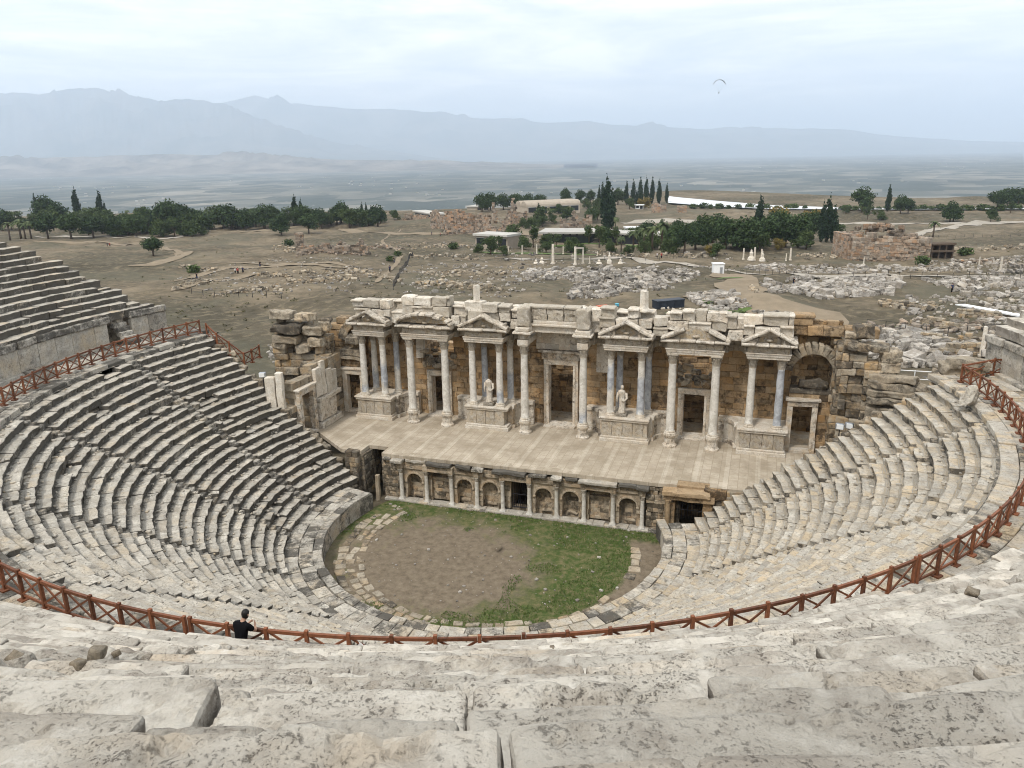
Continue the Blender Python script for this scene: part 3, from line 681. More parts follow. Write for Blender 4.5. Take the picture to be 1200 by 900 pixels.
def pediment(xa, xb, kind, rise, gap=()):
    z = CT+.86; y0 = 12.0; mb = MB(); xm = (xa+xb)/2; ov = .42
    cornice(mb, (xa-ov, y0+.2, z+.2), (xb+ov, y0+.2, z+.2), .95, .16)
    for x in (xa-ov+.25, xb+ov-.25):
        cornice(mb, (x, y0+.7, z+.18), (x+.01, y0+.7, z+.18), .5, .15) if 0 else bx(mb, x-.3, x+.3, y0+.7, 15., z+.05, z+.28, .04, .05, (.4, .3, .5, 1))
    if kind == 'tri':
        cornice(mb, (xa-ov, y0+.22, z+.34), (xm-gap[0] if gap else xm, y0+.22, z+.34+rise*(1 if not gap else (xm-gap[0]-xa+ov)/(xm-xa+ov))), .9, .2)
        cornice(mb, (xm+gap[1] if gap else xm, y0+.22, z+.34+rise*(1 if not gap else (xb+ov-xm-gap[1])/(xb+ov-xm))), (xb+ov, y0+.22, z+.34), .9, .2)
        poly = [(xa-.1, 0), (xb+.1, 0), (xm, rise+.1)]
    elif kind == 'broken':     # side ramps and a little raised gable in the middle
        w = (xb-xa)/2+ov; h1 = rise*.45; m = .34*w
        for s in (-1, 1):
            cornice(mb, (xm+s*w, y0+.25, z+.34), (xm+s*(w-.55*w), y0+.25, z+.34+h1*1.15), .9, .2) if s < 0 else cornice(mb, (xm+.45*w, y0+.25, z+.34+h1*1.15), (xm+w, y0+.25, z+.34), .9, .2)
            blocks(mb, [(xm+s*.66*w, y0+.4, z+.28+h1*.4)], [(.5*w, .75, h1*1.1)], None, (5, 5, 5), .1, .1, 2.4, (.5, .3, .6, 1))
        cornice(mb, (xm-.52*w, y0+.12, z+.3+rise*.5), (xm, y0+.12, z+.36+rise), .8, .17); cornice(mb, (xm, y0+.12, z+.36+rise), (xm+.52*w, y0+.12, z+.3+rise*.5), .8, .17)
        poly = [(xm-.42*w, 0), (xm+.42*w, 0), (xm+.42*w, rise*.55), (xm, rise+.06), (xm-.42*w, rise*.55)]
    else:
        pts = [(xm-((xb-xa)/2+ov)*cos(t), z+.32+rise*sin(t)) for t in np.linspace(.12, PI-.12, 12)]
        for k, (p, q) in enumerate(zip(pts, pts[1:])):
            if k == 8: continue
            cornice(mb, (p[0], y0+.2, p[1]), (q[0], y0+.2, q[1]), .95, .2)
        poly = [(p[0]*.96+xm*.04, (p[1]-z)*.95) for p in pts]
    pd = mb.build('pediment', M['marble'], fac)
    mb = MB(); prism(mb, poly, (0., y0+.42, z), (1, 0, 0), (0, 0, 1), (0, .5, 0), (.5, 1.6, .5, 1)); 
    lathe(mb, [(.02, 0), (.2, .02), (.26, .1), (.2, .18), (.02, .2)], (xm, y0+.36, z+.38), 10, (.7, .7, .3, 1), .03)
    mb.build('tympanum', M['carved'], pd)
for xa, xb, kind, rise, gp in ((-17., -14.2, 'broken', .9, ()), (-12.6, -8.6, 'seg', .9, ()), (-7.2, -4.0, 'broken', 1.02, ()), (4.0, 7.2, 'broken', 1.02, ()), (8.6, 12.6, 'tri', 1.08, (.8, .9)), (14.2, 17.1, 'broken', .98, ())):
    entab(xa, xb); pediment(xa, xb, kind, rise, gp)
# projecting blocks over the two central columns
for x in (-2.35, 2.35):
    mb = MB(); bx(mb, x-.42, x+.42, 12.05, 15, CT, CT+.42, .03, .03, n=(5, 5, 4)); bx(mb, x-.75, x+.75, 11.75, 13., CT+.92, CT+1.1, .05, .06, n=(6, 5, 3)); bx(mb, x-.6, x+.6, 11.9, 13.6, CT+1.1, CT+1.42, .08, .08, n=(6, 5, 4))
    e = mb.build('entablature', M['marble'], fac)
    mb = MB(); lathe(mb, [(.4, 0), (.52, .1), (.5, .3), (.6, .5)], (x, 12.5, CT+.42), 10, (.4, .5, .5, 1), .06); bx(mb, x-.5, x+.5, 12.0, 13.1, CT+1.42, CT+2.95, .12, .16, (.6, .25, .3, 1), 1.8, (8, 7, 9)); mb.build('frieze', M['carved'], e)
# recessed runs of entablature between the projections
for xa, xb in ((-14.2, -12.6), (-8.6, -7.2), (-4., -2.75), (2.75, 4.), (7.2, 8.6), (12.6, 14.2)):
    mb = MB(); xm = (xa+xb)/2; w = (xb-xa)/2
    for k in range(5):
        t = (k+.5)/5*PI; x = xm-w*cos(t)*.98; y = 13.1+1.1*sin(t); a = math.atan2(cos(t)*1.1, sin(t)*w)
        for z0, z1, d in ((CT, CT+.44, .5), (CT+.44, CT+.86, .42), (CT+.86, CT+1.16, .8)): blocks(mb, [(x, y+.3, (z0+z1)/2)], [(.62*w, d, z1-z0)], rotz([a]), (4, 3, 3), .03, .05, 2., (random.random(), .4, .5, 1))
    mb.build('entablature', M['carved'], fac)
# masonry walls of the stage building
DO = [(-11.6, -9.75, SZ, 7.35), (-1.15, 1.1, SZ, 9.0), (9.6, 11.45, SZ, 7.3)]
mb = MB(); X0 = -17.4
ops = [(a-X0, b-X0, z0, z1) for a, b, z0, z1 in DO]+[(-12.1-X0, -9.3-X0, 8.2, 10.4), (9.2-X0, 11.9-X0, 8., 10.2)]
def walltop(t): return 12.2+.2*fb1(t*.6, 3)
ashlar(mb, (X0, 15.35), (17.4, 15.35), SZ-.1, walltop, .48, (.6, 1.25), .8, .035, .03, .7, .35, ops, .03, seed=4)
mb.build('back_wall', M['brown'], fac)
mb = MB(); ashlar(mb, (-20, 19.6), (20, 19.6), SZ-.4, lambda t: 9.4+1.2*fb1(t*.4, 8), .5, (.6, 1.2), .8, .05, .06, .6, .5, [], .06, seed=14)
for x in (-17, -13.4, -8, -3.5, 3.5, 8, 13.2, 17): ashlar(mb, (x, 15.8), (x, 19.2), SZ-.4, 9.5, .5, (.6, 1.2), .7, .05, .05, .6, .5, [], .05, seed=int(x*3+90))
mb.build('rear_wall', M['brown'], fac)
mb = MB(); V = [(-20, 15, SZ-.3), (20, 15, SZ-.3), (20, 21, SZ-.3), (-20, 21, SZ-.3)]; mb.add(V, [[0, 1, 2, 3]], (.5, .6, .3, 1)); mb.build('rear_floor', M['ruin'], fac)
# door frames
def doorframe(xa, xb, z1, y=14.95, w=.42, head=True, mat='marble'):
    mb = MB(); z0 = SZ-.02
    for s, x in ((-1, xa), (1, xb)):
        bx(mb, min(x, x+s*w), max(x, x+s*w), y-.22, y+.6, z0, z1+.02, .02, .03, (random.random(), .6, .3, 1), 1.5, (4, 4, 10)); bx(mb, min(x, x+s*w*.45), max(x, x+s*w*.45), y-.28, y, z0, z1, .02, .02, (random.random(), .6, .3, 1), 1.5, (3, 3, 8))
    bx(mb, xa-w, xb+w, y-.24, y+.6, z1+.02, z1+.47, .03, .04, (random.random(), .6, .3, 1), 1.5, (10, 4, 4))
    if head:
        bx(mb, xa-w-.12, xb+w+.12, y-.32, y+.3, z1+.47, z1+1.05, .04, .06, (.4, .8, .5, 1), 1.8, (10, 4, 4)); bx(mb, xa-w-.4, xb+w+.35, y-.62, y+.3, z1+1.05, z1+1.25, .05, .1, (.5, .4, .5, 1), 1.6, (14, 5, 3))
    bx(mb, xa-.3, xb+.3, y-.9, y+.6, z0, z0+.16, .03, .04, (.5, .3, .3, 1))
    return mb.build('door_frame', M[mat], fac)
doorframe(-1.0, 1.0, 8.75); doorframe(-11.3, -9.95, 7.1, head=False); doorframe(9.75, 11.3, 7.1, head=False)
mb = MB(); ashlar(mb, (-2., 14.9), (2., 14.9), 10.05, 12.3, .48, (.6, 1.1), .5, .02, .02, .2, .1, seed=33); mb.build('wall_facing', M['marble'], fac)
for xa, xb, z0, z1 in ((2.9, 4.0, 8.4, 10.8), (-12.6, -11.9, 8.6, 10.8)): mb = MB(); ashlar(mb, (xa, 14.88), (xb, 14.88), z0, z1, .8, (.5, .8), .3, .02, .02, .2, .1, seed=int(xa*7+120)); mb.build('wall_facing', M['marble'], fac)
for x in (-10.6, 10.6):
    mb = MB(); N = 26; C = np.c_[x+rng.uniform(-1.5, 1.5, N), rng.uniform(14.8, 15.6, N), 8.2+rng.random(N)**2*1.2-.2]
    blocks(mb, C, np.c_[rng.uniform(.3, .8, N), rng.uniform(.3, .6, N), rng.uniform(.2, .45, N)], rotz(rng.uniform(-1, 1, N))@rotxy(rng.normal(0, .2, N), rng.normal(0, .2, N)), (3, 3, 3), .08, .1, 1.8, rc(N, .4, .5)); mb.build('broken_masonry', M['ruin'], fac)
# attic: irregular carved stones on top of the order
def attic(xa, xb, z, y=12.5, hs=(.55, .85), rows=2, mat='marble'):
    zz = z
    for r in range(rows):
        x = xa+random.uniform(-.1, .25); h = random.uniform(*hs)
        while x < xb-.25:
            w = min(random.uniform(.75, 1.7), xb-x)
            if not (r == rows-1 and random.random() < .08):
                mb = MB(); hh = h*random.uniform(.85, 1.1); jy = random.gauss(0, .1)
                blocks(mb, [(x+w/2, y+jy+.1*r, zz+hh/2)], [(w-.04, random.uniform(.8, 1.1), hh)], rotz([random.gauss(0, .03)])@rotxy([random.gauss(0, .02)], [random.gauss(0, .02)]), (7, 5, 6), .05, .11, 2.2, (random.random(), random.uniform(0, .4), random.uniform(0, .4), 1))
                if random.random() < .5: blocks(mb, [(x+w/2, y+jy-.06, zz+hh-.07)], [(w, 1.1, .14)], None, (6, 4, 3), .04, .05, 2.2, (.7, .2, .1, 1))
                mb.build('attic_block', M[mat if random.random() < .7 else 'carved'], fac)
            x += w
        zz += h
for xa, xb, z, y in ((-17.1, -13.7, 12.5, 13.05), (-12.7, -8.5, 12.7, 13.1), (-7.3, -3.5, 12.55, 13.05), (3.5, 7.4, 12.5, 13.05), (8.5, 12.7, 12.55, 13.1), (13.8, 17.2, 12.45, 13.05)): attic(xa, xb, z, y, (.66, .82), 2)
for xa, xb in ((-13.8, -12.6), (-8.6, -7.2), (-3.6, -2.9), (2.9, 3.6), (7.3, 8.6), (12.6, 13.9)): attic(xa, xb, 12.0, 13.25, (.75, .95), 2)
attic(-17., 17., 12.0, 14.4, (.7, .9), 2)
mb = MB(); bx(mb, -1.85, 1.85, 12.6, 14.6, CT+1.42, CT+1.62, .05, .04, n=(12, 5, 3)); bx(mb, -1.75, 1.75, 12.8, 14.6, CT+1.62, CT+1.85, .04, .04, n=(12, 5, 3)); bx(mb, -1.85, 1.85, 12.85, 15., CT+.9, CT+1.42, .05, .04, n=(12, 5, 3)); mb.build('entablature', M['marble'], fac)
for k, x in enumerate((-1.8, -.55, .75)):
    mb = MB(); bx(mb, x+.02, x+1.2, 12.85, 13.7, CT+1.85, CT+2.8, .05, .14, (random.random(), .3, .5, 1), 3.5, (12, 5, 10)); bx(mb, x, x+1.24, 12.75, 13.7, CT+2.8, CT+2.98, .05, .06, (.6, .2, .2, 1)); mb.build('attic_block', M['carved'], fac)
for x, z, w in ((-6.42, 13.75, .42), (6.69, 13.75, .5)):
    mb = MB(); lathe(mb, [(w*1.05, 0), (w*1.0, .12), (w*.72, .3), (w*.66, .45), (w*.64, 1.45), (w*.68, 1.5)], (x, 13.2, z), 4 if x < 0 else 5, (.8, .1, .0, 1), .03); mb.build('pedestal', M['marble'], fac)
# ---------------- statues on the podia
def statue(x, y, z, head, label, rz=0):
    st = thing('statue', (x, y, z), label, 'statue')
    mb = MB(); bx(mb, x-.42, x+.42, y-.3, y+.34, z, z+.26, .03, .02, (.6, .1, .2, 1)); mb.build('plinth', M['marble'], st)
    ns, seg = 26, 28; V = []
    for i in range(ns):
        f = i/(ns-1); zz = z+.26+1.85*f
        w = np.interp(f, [0, .08, .3, .52, .66, .86, .95, 1], [.30, .27, .23, .25, .20, .30, .26, .10]); d = w*np.interp(f, [0, .5, .8, 1], [.8, .72, .66, .9])
        ox = .05*sin(f*3.2+.4)
        for k in range(seg):
            t = 2*PI*k/seg; fold = 1+(.10*sin(9*t+4*f+2*sin(6*f))+.06*sin(17*t-7*f))*np.interp(f, [0, .6, .85, 1], [1, .9, .5, 0])
            V.append((x+ox+w*cos(t)*fold, y+d*sin(t)*fold, zz))
    Fc = [[i*seg+k, i*seg+(k+1) % seg, (i+1)*seg+(k+1) % seg, (i+1)*seg+k] for i in range(ns-1) for k in range(seg)]+[list(range(seg))[::-1], [(ns-1)*seg+k for k in range(seg)]]
    mb.add(V, Fc, (.5, .5, .15, 1))
    tube(mb, [(x+.33, y, z+1.86), (x+.38, y-.04, z+1.45), (x+.22, y-.22, z+1.22), (x+.02, y-.26, z+1.35)], [.10, .095, .08, .05], 8, (.5, .5, .15, 1))
    tube(mb, [(x-.27, y, z+1.86), (x-.36, y+.02, z+1.45), (x-.33, y-.12, z+1.1)], [.10, .09, .05], 8, (.5, .5, .15, 1))
    if head:
        lathe(mb, [(.06, 0), (.085, .05), (.075, .1), (.10, .16), (.125, .25), (.115, .34), (.06, .41), (.01, .42)], (x+.03, y-.02, z+2.05), 14, (.5, .4, .15, 1)); tube(mb, [(x+.03, y-.13, z+2.31), (x+.03, y-.155, z+2.26), (x+.03, y-.12, z+2.25)], .02, 5)
    else: lathe(mb, [(.13, 0), (.11, .06), (.05, .1)], (x, y, z+2.08), 12, (.5, .5, .15, 1), .05)
    mb.build('figure', M['marble'], st, True)
statue(-5.45, 12.75, PF, False, 'headless robed marble statue between the columns of the left podium'); statue(5.3, 12.75, PF, True, 'robed marble statue with its head between the columns of the right podium')
# ---------------- end bays: doors, right arch and ruined piers
ew = thing('end_bay', (18.5, 14, SZ), 'right end bay of the stage wall with doorway below a ruined round arch', 'ruin')
mb = MB(); ashlar(mb, (17.3, 14.2), (20.6, 14.2), SZ-.1, 8.1, .5, (.5, 1.1), .8, .04, .04, .7, .45, [(.25, 1.7, SZ-.2, 7.35)], .03, seed=51); mb.build('masonry', M['brown'], ew); mb = MB()
ashlar(mb, (17.3, 15.6), (20.6, 15.6), 8., 13.2, .48, (.5, 1.1), .6, .04, .04, .7, .5, [], .03, seed=52)
ashlar(mb, (17.2, 15.2), (23., 15.2), 12.2, lambda t: 13.5-.1*t+.5*fb1(t*.9, 5), .62, (.9, 1.6), 1.1, .07, .1, .35, .5, [], .08, seed=53); mb.build('masonry', M['brown'], ew)
mb = MB(); xm, zc, ra = 18.75, 9.75, 1.32
for k in range(13):
    t = PI*(k+.5)/13; rr = ra+.36
    blocks(mb, [(xm-rr*cos(t), 14.2, zc+rr*sin(t))], [(.72, 1.0, 2*PI*rr/26-.03)], rotxy([0], [t]), (4, 4, 3), .05, .06, 1.6, rc(1, .4, .4)[0])
bx(mb, 17.3, 20.4, 13.75, 14.7, 8.1, 8.5, .06, .1, (.4, .4, .9, 1), 1.4, (9, 4, 4)); bx(mb, 17.9, 19.9, 13.6, 14.5, 8.5, 9.15, .2, .3, (.3, .1, 1, 1), 1.1, (10, 6, 6)); ashlar(mb, (20.05, 14.2), (20.6, 14.2), 8.5, 11.2, .5, (.5, .9), .9, .05, .05, .7, .5, seed=54); mb.build('arch', M['ruin'], ew)
def frame2(par, p0, p1, z0, z1, w=.4, t=.5):
    p0, p1 = np.array(p0), np.array(p1); a = math.atan2(*(p1-p0)[::-1]); L = np.hypot(*(p1-p0)); d = (p1-p0)/L; mb = MB()
    for s in (-w/2, L+w/2): q = p0+d*s; blocks(mb, [(q[0], q[1], (z0+z1)/2)], [(w, t, z1-z0)], rotz([a]), (4, 4, 9), .02, .04, 1.5, rc(1, .8, .25, .1, .1)[0])
    q = p0+d*L/2; blocks(mb, [(q[0], q[1], z1+.22)], [(L+2*w, t+.04, .42)], rotz([a]), (9, 4, 4), .03, .05, 1.5, rc(1, .8, .25, .1, .1)[0])
    blocks(mb, [(q[0], q[1], z1+.5)], [(L+2*w+.3, t+.24, .16)], rotz([a]), (9, 4, 3), .03, .06, 1.5, rc(1, .4, .25, .1, .1)[0])
    blocks(mb, [(q[0], q[1], z0+.1)], [(L+.1, t+.3, .22)], rotz([a]), (5, 4, 3), .03, .04, 1.5, rc(1, .4, .3, .1, .1)[0]); return mb.build('door_frame', M['marble'], par)
frame2(ew, (17.62, 13.7), (18.95, 13.7), SZ, 7.2, .38, .5)
lw = thing('end_bay', (-18.5, 13.5, SZ), 'left end bay of the stage wall with a low doorway beside a ruined pier', 'ruin')
mb = MB(); ashlar(mb, (-19.4, 14.3), (-17.3, 14.3), SZ-.1, 8.4, .5, (.5, 1.1), .8, .04, .04, .7, .5, [(.5, 1.8, SZ-.2, 7.1)], .03, seed=61); mb.build('masonry', M['brown'], lw); mb = MB(); ashlar(mb, (-19.4, 15.6), (-17.2, 15.6), 7, 11.6, .5, (.5, 1.1), .7, .05, .06, .8, .4, [], .06, seed=62); mb.build('rear_masonry', M['brown'], lw); mb = MB(); ashlar(mb, (-23.4, 14.6), (-17.3, 15.0), SZ, lambda t: 11.6-.25*t*.3+.9*fb1(t, 3), .52, (.6, 1.2), .9, .07, .1, .6, .45, [], .08, (4, 4, 4), seed=63); mb.build('masonry', M['brown'], lw)
mb = MB()
for x, y, z, s in ((-18.2, 13.9, 9.0, (2.2, .9, .5)), (-17.9, 13.8, 10.1, (1.3, .9, .6)), (-18.4, 14, 8.55, (2.4, 1, .35))): blocks(mb, [(x, y, z)], [s], rotxy([0.05], [.06]), (9, 6, 5), .06, .15, 1.8, rc(1, .2, .5)[0])
for k in range(6): t = PI*.45*(k+.5)/6+.05; blocks(mb, [(-17.2-1.9*cos(t), 14.4, 9.9+1.9*sin(t))], [(.8, 1., .52)], rotxy([0], [t]), (4, 4, 4), .07, .1, 1.4, rc(1, .6, .6)[0])
mb.build('arch', M['ruin'], lw); frame2(lw, (-18.75, 13.75), (-17.5, 13.75), SZ, 7.05, .42, .5)
def pier(label, segs, boulders, seed):
    p = thing('ruined_pier', (segs[0][0][0], segs[0][0][1], 3), label, 'ruin')
    for q, (a, b, z0, top, th, warm, li) in enumerate(segs): mb = MB(); ashlar(mb, a, b, z0, top, .56, (.7, 1.5), th, .08, .12, warm, li, [], .1, (4, 4, 4), seed+q); mb.build('masonry', M['ruin'], p)
    mb = MB()
    for (x, y, z, s, a) in boulders: blocks(mb, [(x, y, z)], [s], rotz([a])@rotxy([random.gauss(0, .05)], [random.gauss(0, .05)]), (9, 8, 7), .09, .2, 1.7, rc(1, .25, .45, .2, .2)[0], pit=.1)
    mb.build('capstones', M['ruin'], p); return p
pier('tall ruined pier of stacked dark boulders left of the marble facade', [((-24.2, 11.6), (-19.4, 12.4), 3., lambda t: 9.6+.3*sin(t*2), 1.2, .8, .35), ((-24., 12.2), (-19.6, 13.), 9., lambda t: 12.3-.25*t+.5*fb1(t, 2), 1.3, .3, .5), ((-23.8, 11.6), (-23.8, 16), 3., 11.6, 1., .5, .7)],
     [(-23.2, 11.6, 12.5, (1.9, 1.3, .7), .1), (-21.2, 11.9, 12.3, (1.5, 1.2, .6), -.1), (-22.6, 11.3, 11.4, (2.6, 1.4, .65), .05), (-20.6, 12, 11.2, (1.6, 1.2, .7), .2), (-22.8, 11.3, 10.5, (2.2, 1.3, .6), .12), (-20.4, 12., 10.2, (1.3, 1.2, .8), -.1), (-19.7, 12.3, 11.6, (.9, .9, .8), .3), (-23.4, 11.4, 9.9, (1.4, 1.2, .5), -.05), (-21.4, 11.6, 9.8, (1.2, 1.2, .7), .1), (-19.7, 12.6, 12.0, (1.0, .6, .3), 0)], 70)
pier('tall ruined pier of stacked blocks right of the round arch', [((20.5, 12.6), (22.2, 12.4), 3., lambda t: 12.2+.9*sin(t*3), 1.3, .6, .55), ((21.9, 12.2), (23.4, 12.), 3., lambda t: 11.4+.5*fb1(t*2, 4), 1.4, .6, .6), ((20.6, 12.4), (20.6, 15), 3., 12, 1., .7, .5)],
     [(21.6, 12.4, 13.2, (1.1, 1.2, .9), .2), (22.5, 12.2, 12.2, (1.5, 1.2, .5), -.1), (21.3, 12.2, 12.2, (1.3, 1.2, .55), .1), (23.4, 12.1, 11.7, (1.2, 1.2, .8), .2), (23.4, 12., 10.9, (1.1, 1.2, .7), 0.)], 80)
pier('wall end of long horizontal dark slabs above the right seat rows', [((22.2, 10.6), (25.2, 9.6), 5.5, 9.6, 1.2, .4, .8), ((25.2, 10.), (26.4, 9.6), 7, 10.2, 1.2, .6, .6)],
     [(23.4, 9.9, 10.7, (2.7, 1.3, .42), -.3), (23.4, 9.85, 10.3, (2.8, 1.4, .42), -.3), (23.4, 9.8, 9.85, (2.8, 1.4, .45), -.3), (23.4, 9.7, 9.3, (2.7, 1.4, .5), -.3), (25.1, 9.5, 10.1, (1.8, 1.3, .5), -.25), (25.6, 9.2, 9.3, (2.4, 1.2, .55), -.3), (22.6, 9.8, 8.3, (1.4, 1.2, .9), -.2), (23.9, 9.4, 8.5, (1.3, 1.1, .6), -.3)], 90)
pier('block wall of squared stones at the right end of the gangway', [((25.4, 8.9), (28.2, 8.6), 9.2, lambda t: 12.2 if t > .4 else 11.6, 1.1, .8, .35)], [(27.2, 8.6, 12.3, (2.3, 1.2, .6), -.1), (26.1, 8.7, 11.9, (.9, 1.1, .8), 0.)], 97)
# left side wall of the stage with its doorway and white slabs
sw = thing('side_wall', (-19.2, 8, SZ), 'left side wall of the stage with a dark doorway and upright white marble slabs', 'ruin')
mb = MB(); ashlar(mb, (-19.6, 5.2), (-19.6, 13.6), SZ-.3, lambda t: 8.3 if 1.0 < t < 3.6 else (6.4 if t < 1 else 9.), .55, (.6, 1.2), .8, .04, .05, .5, .35, [(1.5, 3.1, SZ-.3, 7.1)], .03, seed=101); mb.build('masonry', M['ruin'], sw)
frame2(sw, (-19.1, 6.75), (-19.1, 8.3), SZ, 7.15, .42, .5)
mb = MB()
for y, z0, z1, w in ((9.3, 6.3, 8.7, .9), (10.1, 6.3, 9.1, .6), (10.9, 6.2, 8.2, .8), (11.7, 6.2, 8., .8)): blocks(mb, [(-19., y, (z0+z1)/2)], [(.3, w, z1-z0)], None, (3, 6, 8), .03, .1, 1.5, (random.random(), .1, .0, 1))
for y in (9.6, 10.9): blocks(mb, [(-18.95, y, 5.2)], [(.45, 1.25, 1.9)], None, (3, 6, 8), .03, .08, 2.2, (.5, .3, .3, 1))
bx(mb, -19.3, -18.6, 8.9, 12.2, 5.9, 6.25, .05, .08, (.5, .2, .3, 1), 1.6, (4, 10, 4)); bx(mb, -19.3, -18.55, 8.9, 12.2, SZ, SZ+.5, .05, .06, (.5, .2, .3, 1), 1.6, (4, 10, 4)); mb.build('marble_slab', M['marble'], sw)
mb = MB()
for x, y, z0, z1, w in ((-20.6, 5.3, 6., 8.9, .75), (-19.9, 5.5, 5.6, 9.3, .5)): blocks(mb, [(x, y, (z0+z1)/2)], [(w, .5, z1-z0)], rotz([.3]), (5, 4, 9), .04, .12, 1.3, (random.random(), .1, .1, 1))
tag(mb.build('standing_slab', M['marble'], None, origin=(-20.2, 5.4, 6)), 'pair of upright broken white marble slabs above the left seat ends', 'slab')
# ================================================================== STAGE FRONT (pulpitum)
pf = thing('proscenium_wall', (-.8, 5.4, 0), 'low ochre stage front with small columns, arched niches and a barred door', 'wall')
YF = 5.35; cx = [-9.95, -7.9, -5.9, -3.9, -1.92, .1, 2.1, 4.07, 6.12, 8.15]
kinds = ['arch', 'rect', 'arch', 'arch', 'door', 'arch', 'arch', 'rect', 'arch']
mb = MB()
ashlar(mb, (-11.4, 6.25), (10.6, 6.25), 0, 3.3, .34, (.4, .8), .5, .02, .03, .55, .55, [(9.7, 11.2, .2, 2.5)], .02, seed=110, dw=.2)
ashlar(mb, (-11.45, 5.6), (-10.1, 5.6), 0, 3.35, .3, (.3, .6), .5, .04, .05, .4, .7, [], .05, seed=111); ashlar(mb, (8.4, 5.6), (9.75, 5.6), 0, 3.3, .3, (.3, .6), .5, .04, .06, .5, .6, [], .05, seed=112)
mb.build('back_wall', M['pulp'], pf)
for k, kd in enumerate(kinds):
    a, b = cx[k], cx[k+1]; mb = MB(); zt = 2.62; m = (a+b)/2; r = .6
    if kd == 'arch':
        for s, e in ((a, m-r), (m+r, b)): ashlar(mb, (s, YF+.35), (e, YF+.35), .2, 1.62, .4, (.4, .6), .5, .02, .02, .6, .35, seed=k+120)
        n = 12; V = []
        for i in range(n+1):
            t = PI*i/n; V += [(m-r*cos(t), YF+.1, 1.62+r*sin(t)), (a+(b-a)*i/n if 0 < i < n else (a if i == 0 else b), YF+.1, zt)]
        V[1] = (a, YF+.1, 1.62) if 0 else V[1]
        V = V+[(m-r, YF+.1, 1.62), (a, YF+.1, 1.62), (m+r, YF+.1, 1.62), (b, YF+.1, 1.62)]; V2 = [(p[0], YF+.6, p[2]) for p in V]; nv = len(V)
        Fc = [[2*i, 2*i+2, 2*i+3, 2*i+1] for i in range(n)]+[[2*n+3, 2*n+2, 1], [2*n+4, 2*n+5, 2*n+1]]+[[2*i, nv+2*i, nv+2*i+2, 2*i+2] for i in range(n)]
        mb.add(V+V2, Fc, (.5, .6, .35, 1))
        for i in range(9):
            t = PI*(i+.5)/9; blocks(mb, [(m-(r+.07)*cos(t), YF+.08, 1.62+(r+.07)*sin(t))], [(.13, .1, .25)], rotxy([0], [t]), (3, 3, 3), .02, .02, 2, (.6, .4, .2, 1))
        for s in (m-r-.08, m+r+.08): bx(mb, s-.1, s+.1, YF, YF+.16, 1.5, 1.64, .02, .02)
        blocks(mb, [(m+random.uniform(-.2, .2), YF+.7, .32)], [(.8, .3, .3)], None, (5, 4, 4), .1, .12, 2., (.6, .3, .4, 1))
    elif kd == 'rect':
        for s, e in ((a, a+.32), (b-.32, b)): ashlar(mb, (s, YF+.4), (e, YF+.4), .2, 2.3, .4, (.3, .4), .45, .02, .02, .6, .35, seed=k+120)
        ashlar(mb, (a+.2, YF+.62), (b-.2, YF+.62), .2, 1.95, .3, (.4, .7), .3, .02, .03, .5, .5, seed=k+140)
    else:
        for s, e in ((a, a+.5), (b-.3, b)): ashlar(mb, (s, YF+.6), (e, YF+.6), .2, 2.5, .5, (.3, .5), .5, .02, .02, .6, .3, seed=k+120)
    ob = mb.build('niche' if kd != 'door' else 'door_surround', M['pulp'], pf)
    if kd == 'door':
        mb = MB(); x0, x1 = a+.52, b-.32
        for x in np.linspace(x0, x1, 9): tube(mb, [(x, YF+.62, .25), (x, YF+.62, 2.45)], .018 if abs(x-(x0+x1)/2) > .05 else .03, 5)
        for z in (.3, 1.3, 2.4): tube(mb, [(x0, YF+.62, z), (x1, YF+.62, z)], .025, 5)
        mb.build('grille', M['iron'], pf); mb = MB(); bx(mb, x0-.1, x1+.1, 8.4, 8.5, 0, 3, col=(.2, .2, .9, 1)); bx(mb, x0-.2, x0-.1, 6.5, 8.4, 0, 3); bx(mb, x1+.1, x1+.2, 6.5, 8.4, 0, 3); mb.build('passage', M['pulp'], pf)
for k, x in enumerate(cx):
    mb = MB(); lathe(mb, [(.2, .2), (.2, .28), (.16, .36), (.15, .4), (.15, 1.2), (.135, 2.2), (.145, 2.24)], (x, YF-.06, 0), 12, (random.random(), 0, .2, 1), .02); bx(mb, x-.22, x+.22, YF-.28, YF+.16, .12, .24, .02, .02)
    c = mb.build('column', M['shaft'], pf, True); mb = MB(); capital(mb, x, YF-.06, 2.22, .36, .14, (random.random(), .4, .3, 1)); mb.build('capital', M['carved'], c)
mb = MB()
for k in range(9):
    a, b = cx[k], cx[k+1]; o = .22 if kinds[k] in ('rect', 'door') else 0.
    bx(mb, a+.003, b-.003, YF-.02-o, YF+.5, 2.62, 2.86, .02, .03, (random.random(), .6, .4, 1), 2, (8, 4, 3)); bx(mb, a+.02, b-.02, YF+.02-o, YF+.5, 2.86, 3.14, .03, .04, (random.random(), .7, .5, 1), 2, (8, 4, 3))
for x in cx: bx(mb, x-.2, x+.2, YF-.26, YF+.1, 2.6, 3.14, .03, .04, (random.random(), .5, .4, 1))
mb.build('entablature', M['pulp'], pf)
for a, b, o, li in ((-10.6, -9.6, .55, .2), (-9.5, -7.9, .1, .0), (-7.7, -5.8, .42, 1), (-5.5, -4.3, .3, 1), (-4.2, -3.3, .45, .5), (-2.6, -.1, .45, 1.), (.1, 1.4, .35, .6), (1.75, 2.5, .5, 0.), (2.7, 3.6, .2, 1), (3.7, 6.4, .5, .1), (6.5, 7.7, .3, 1.), (7.7, 8.6, .5, .8), (-11.4, -10.7, .2, .5)):
    mb = MB(); bx(mb, a, b, YF-o, YF+.55, 3.14, 3.36+.04*random.random(), .05, .11, (random.random(), .2, li, 1), 1.8, (14, 6, 4)); mb.build('cornice', M['seat'], pf)
mb = MB(); C, S = [], []
x = -11.3
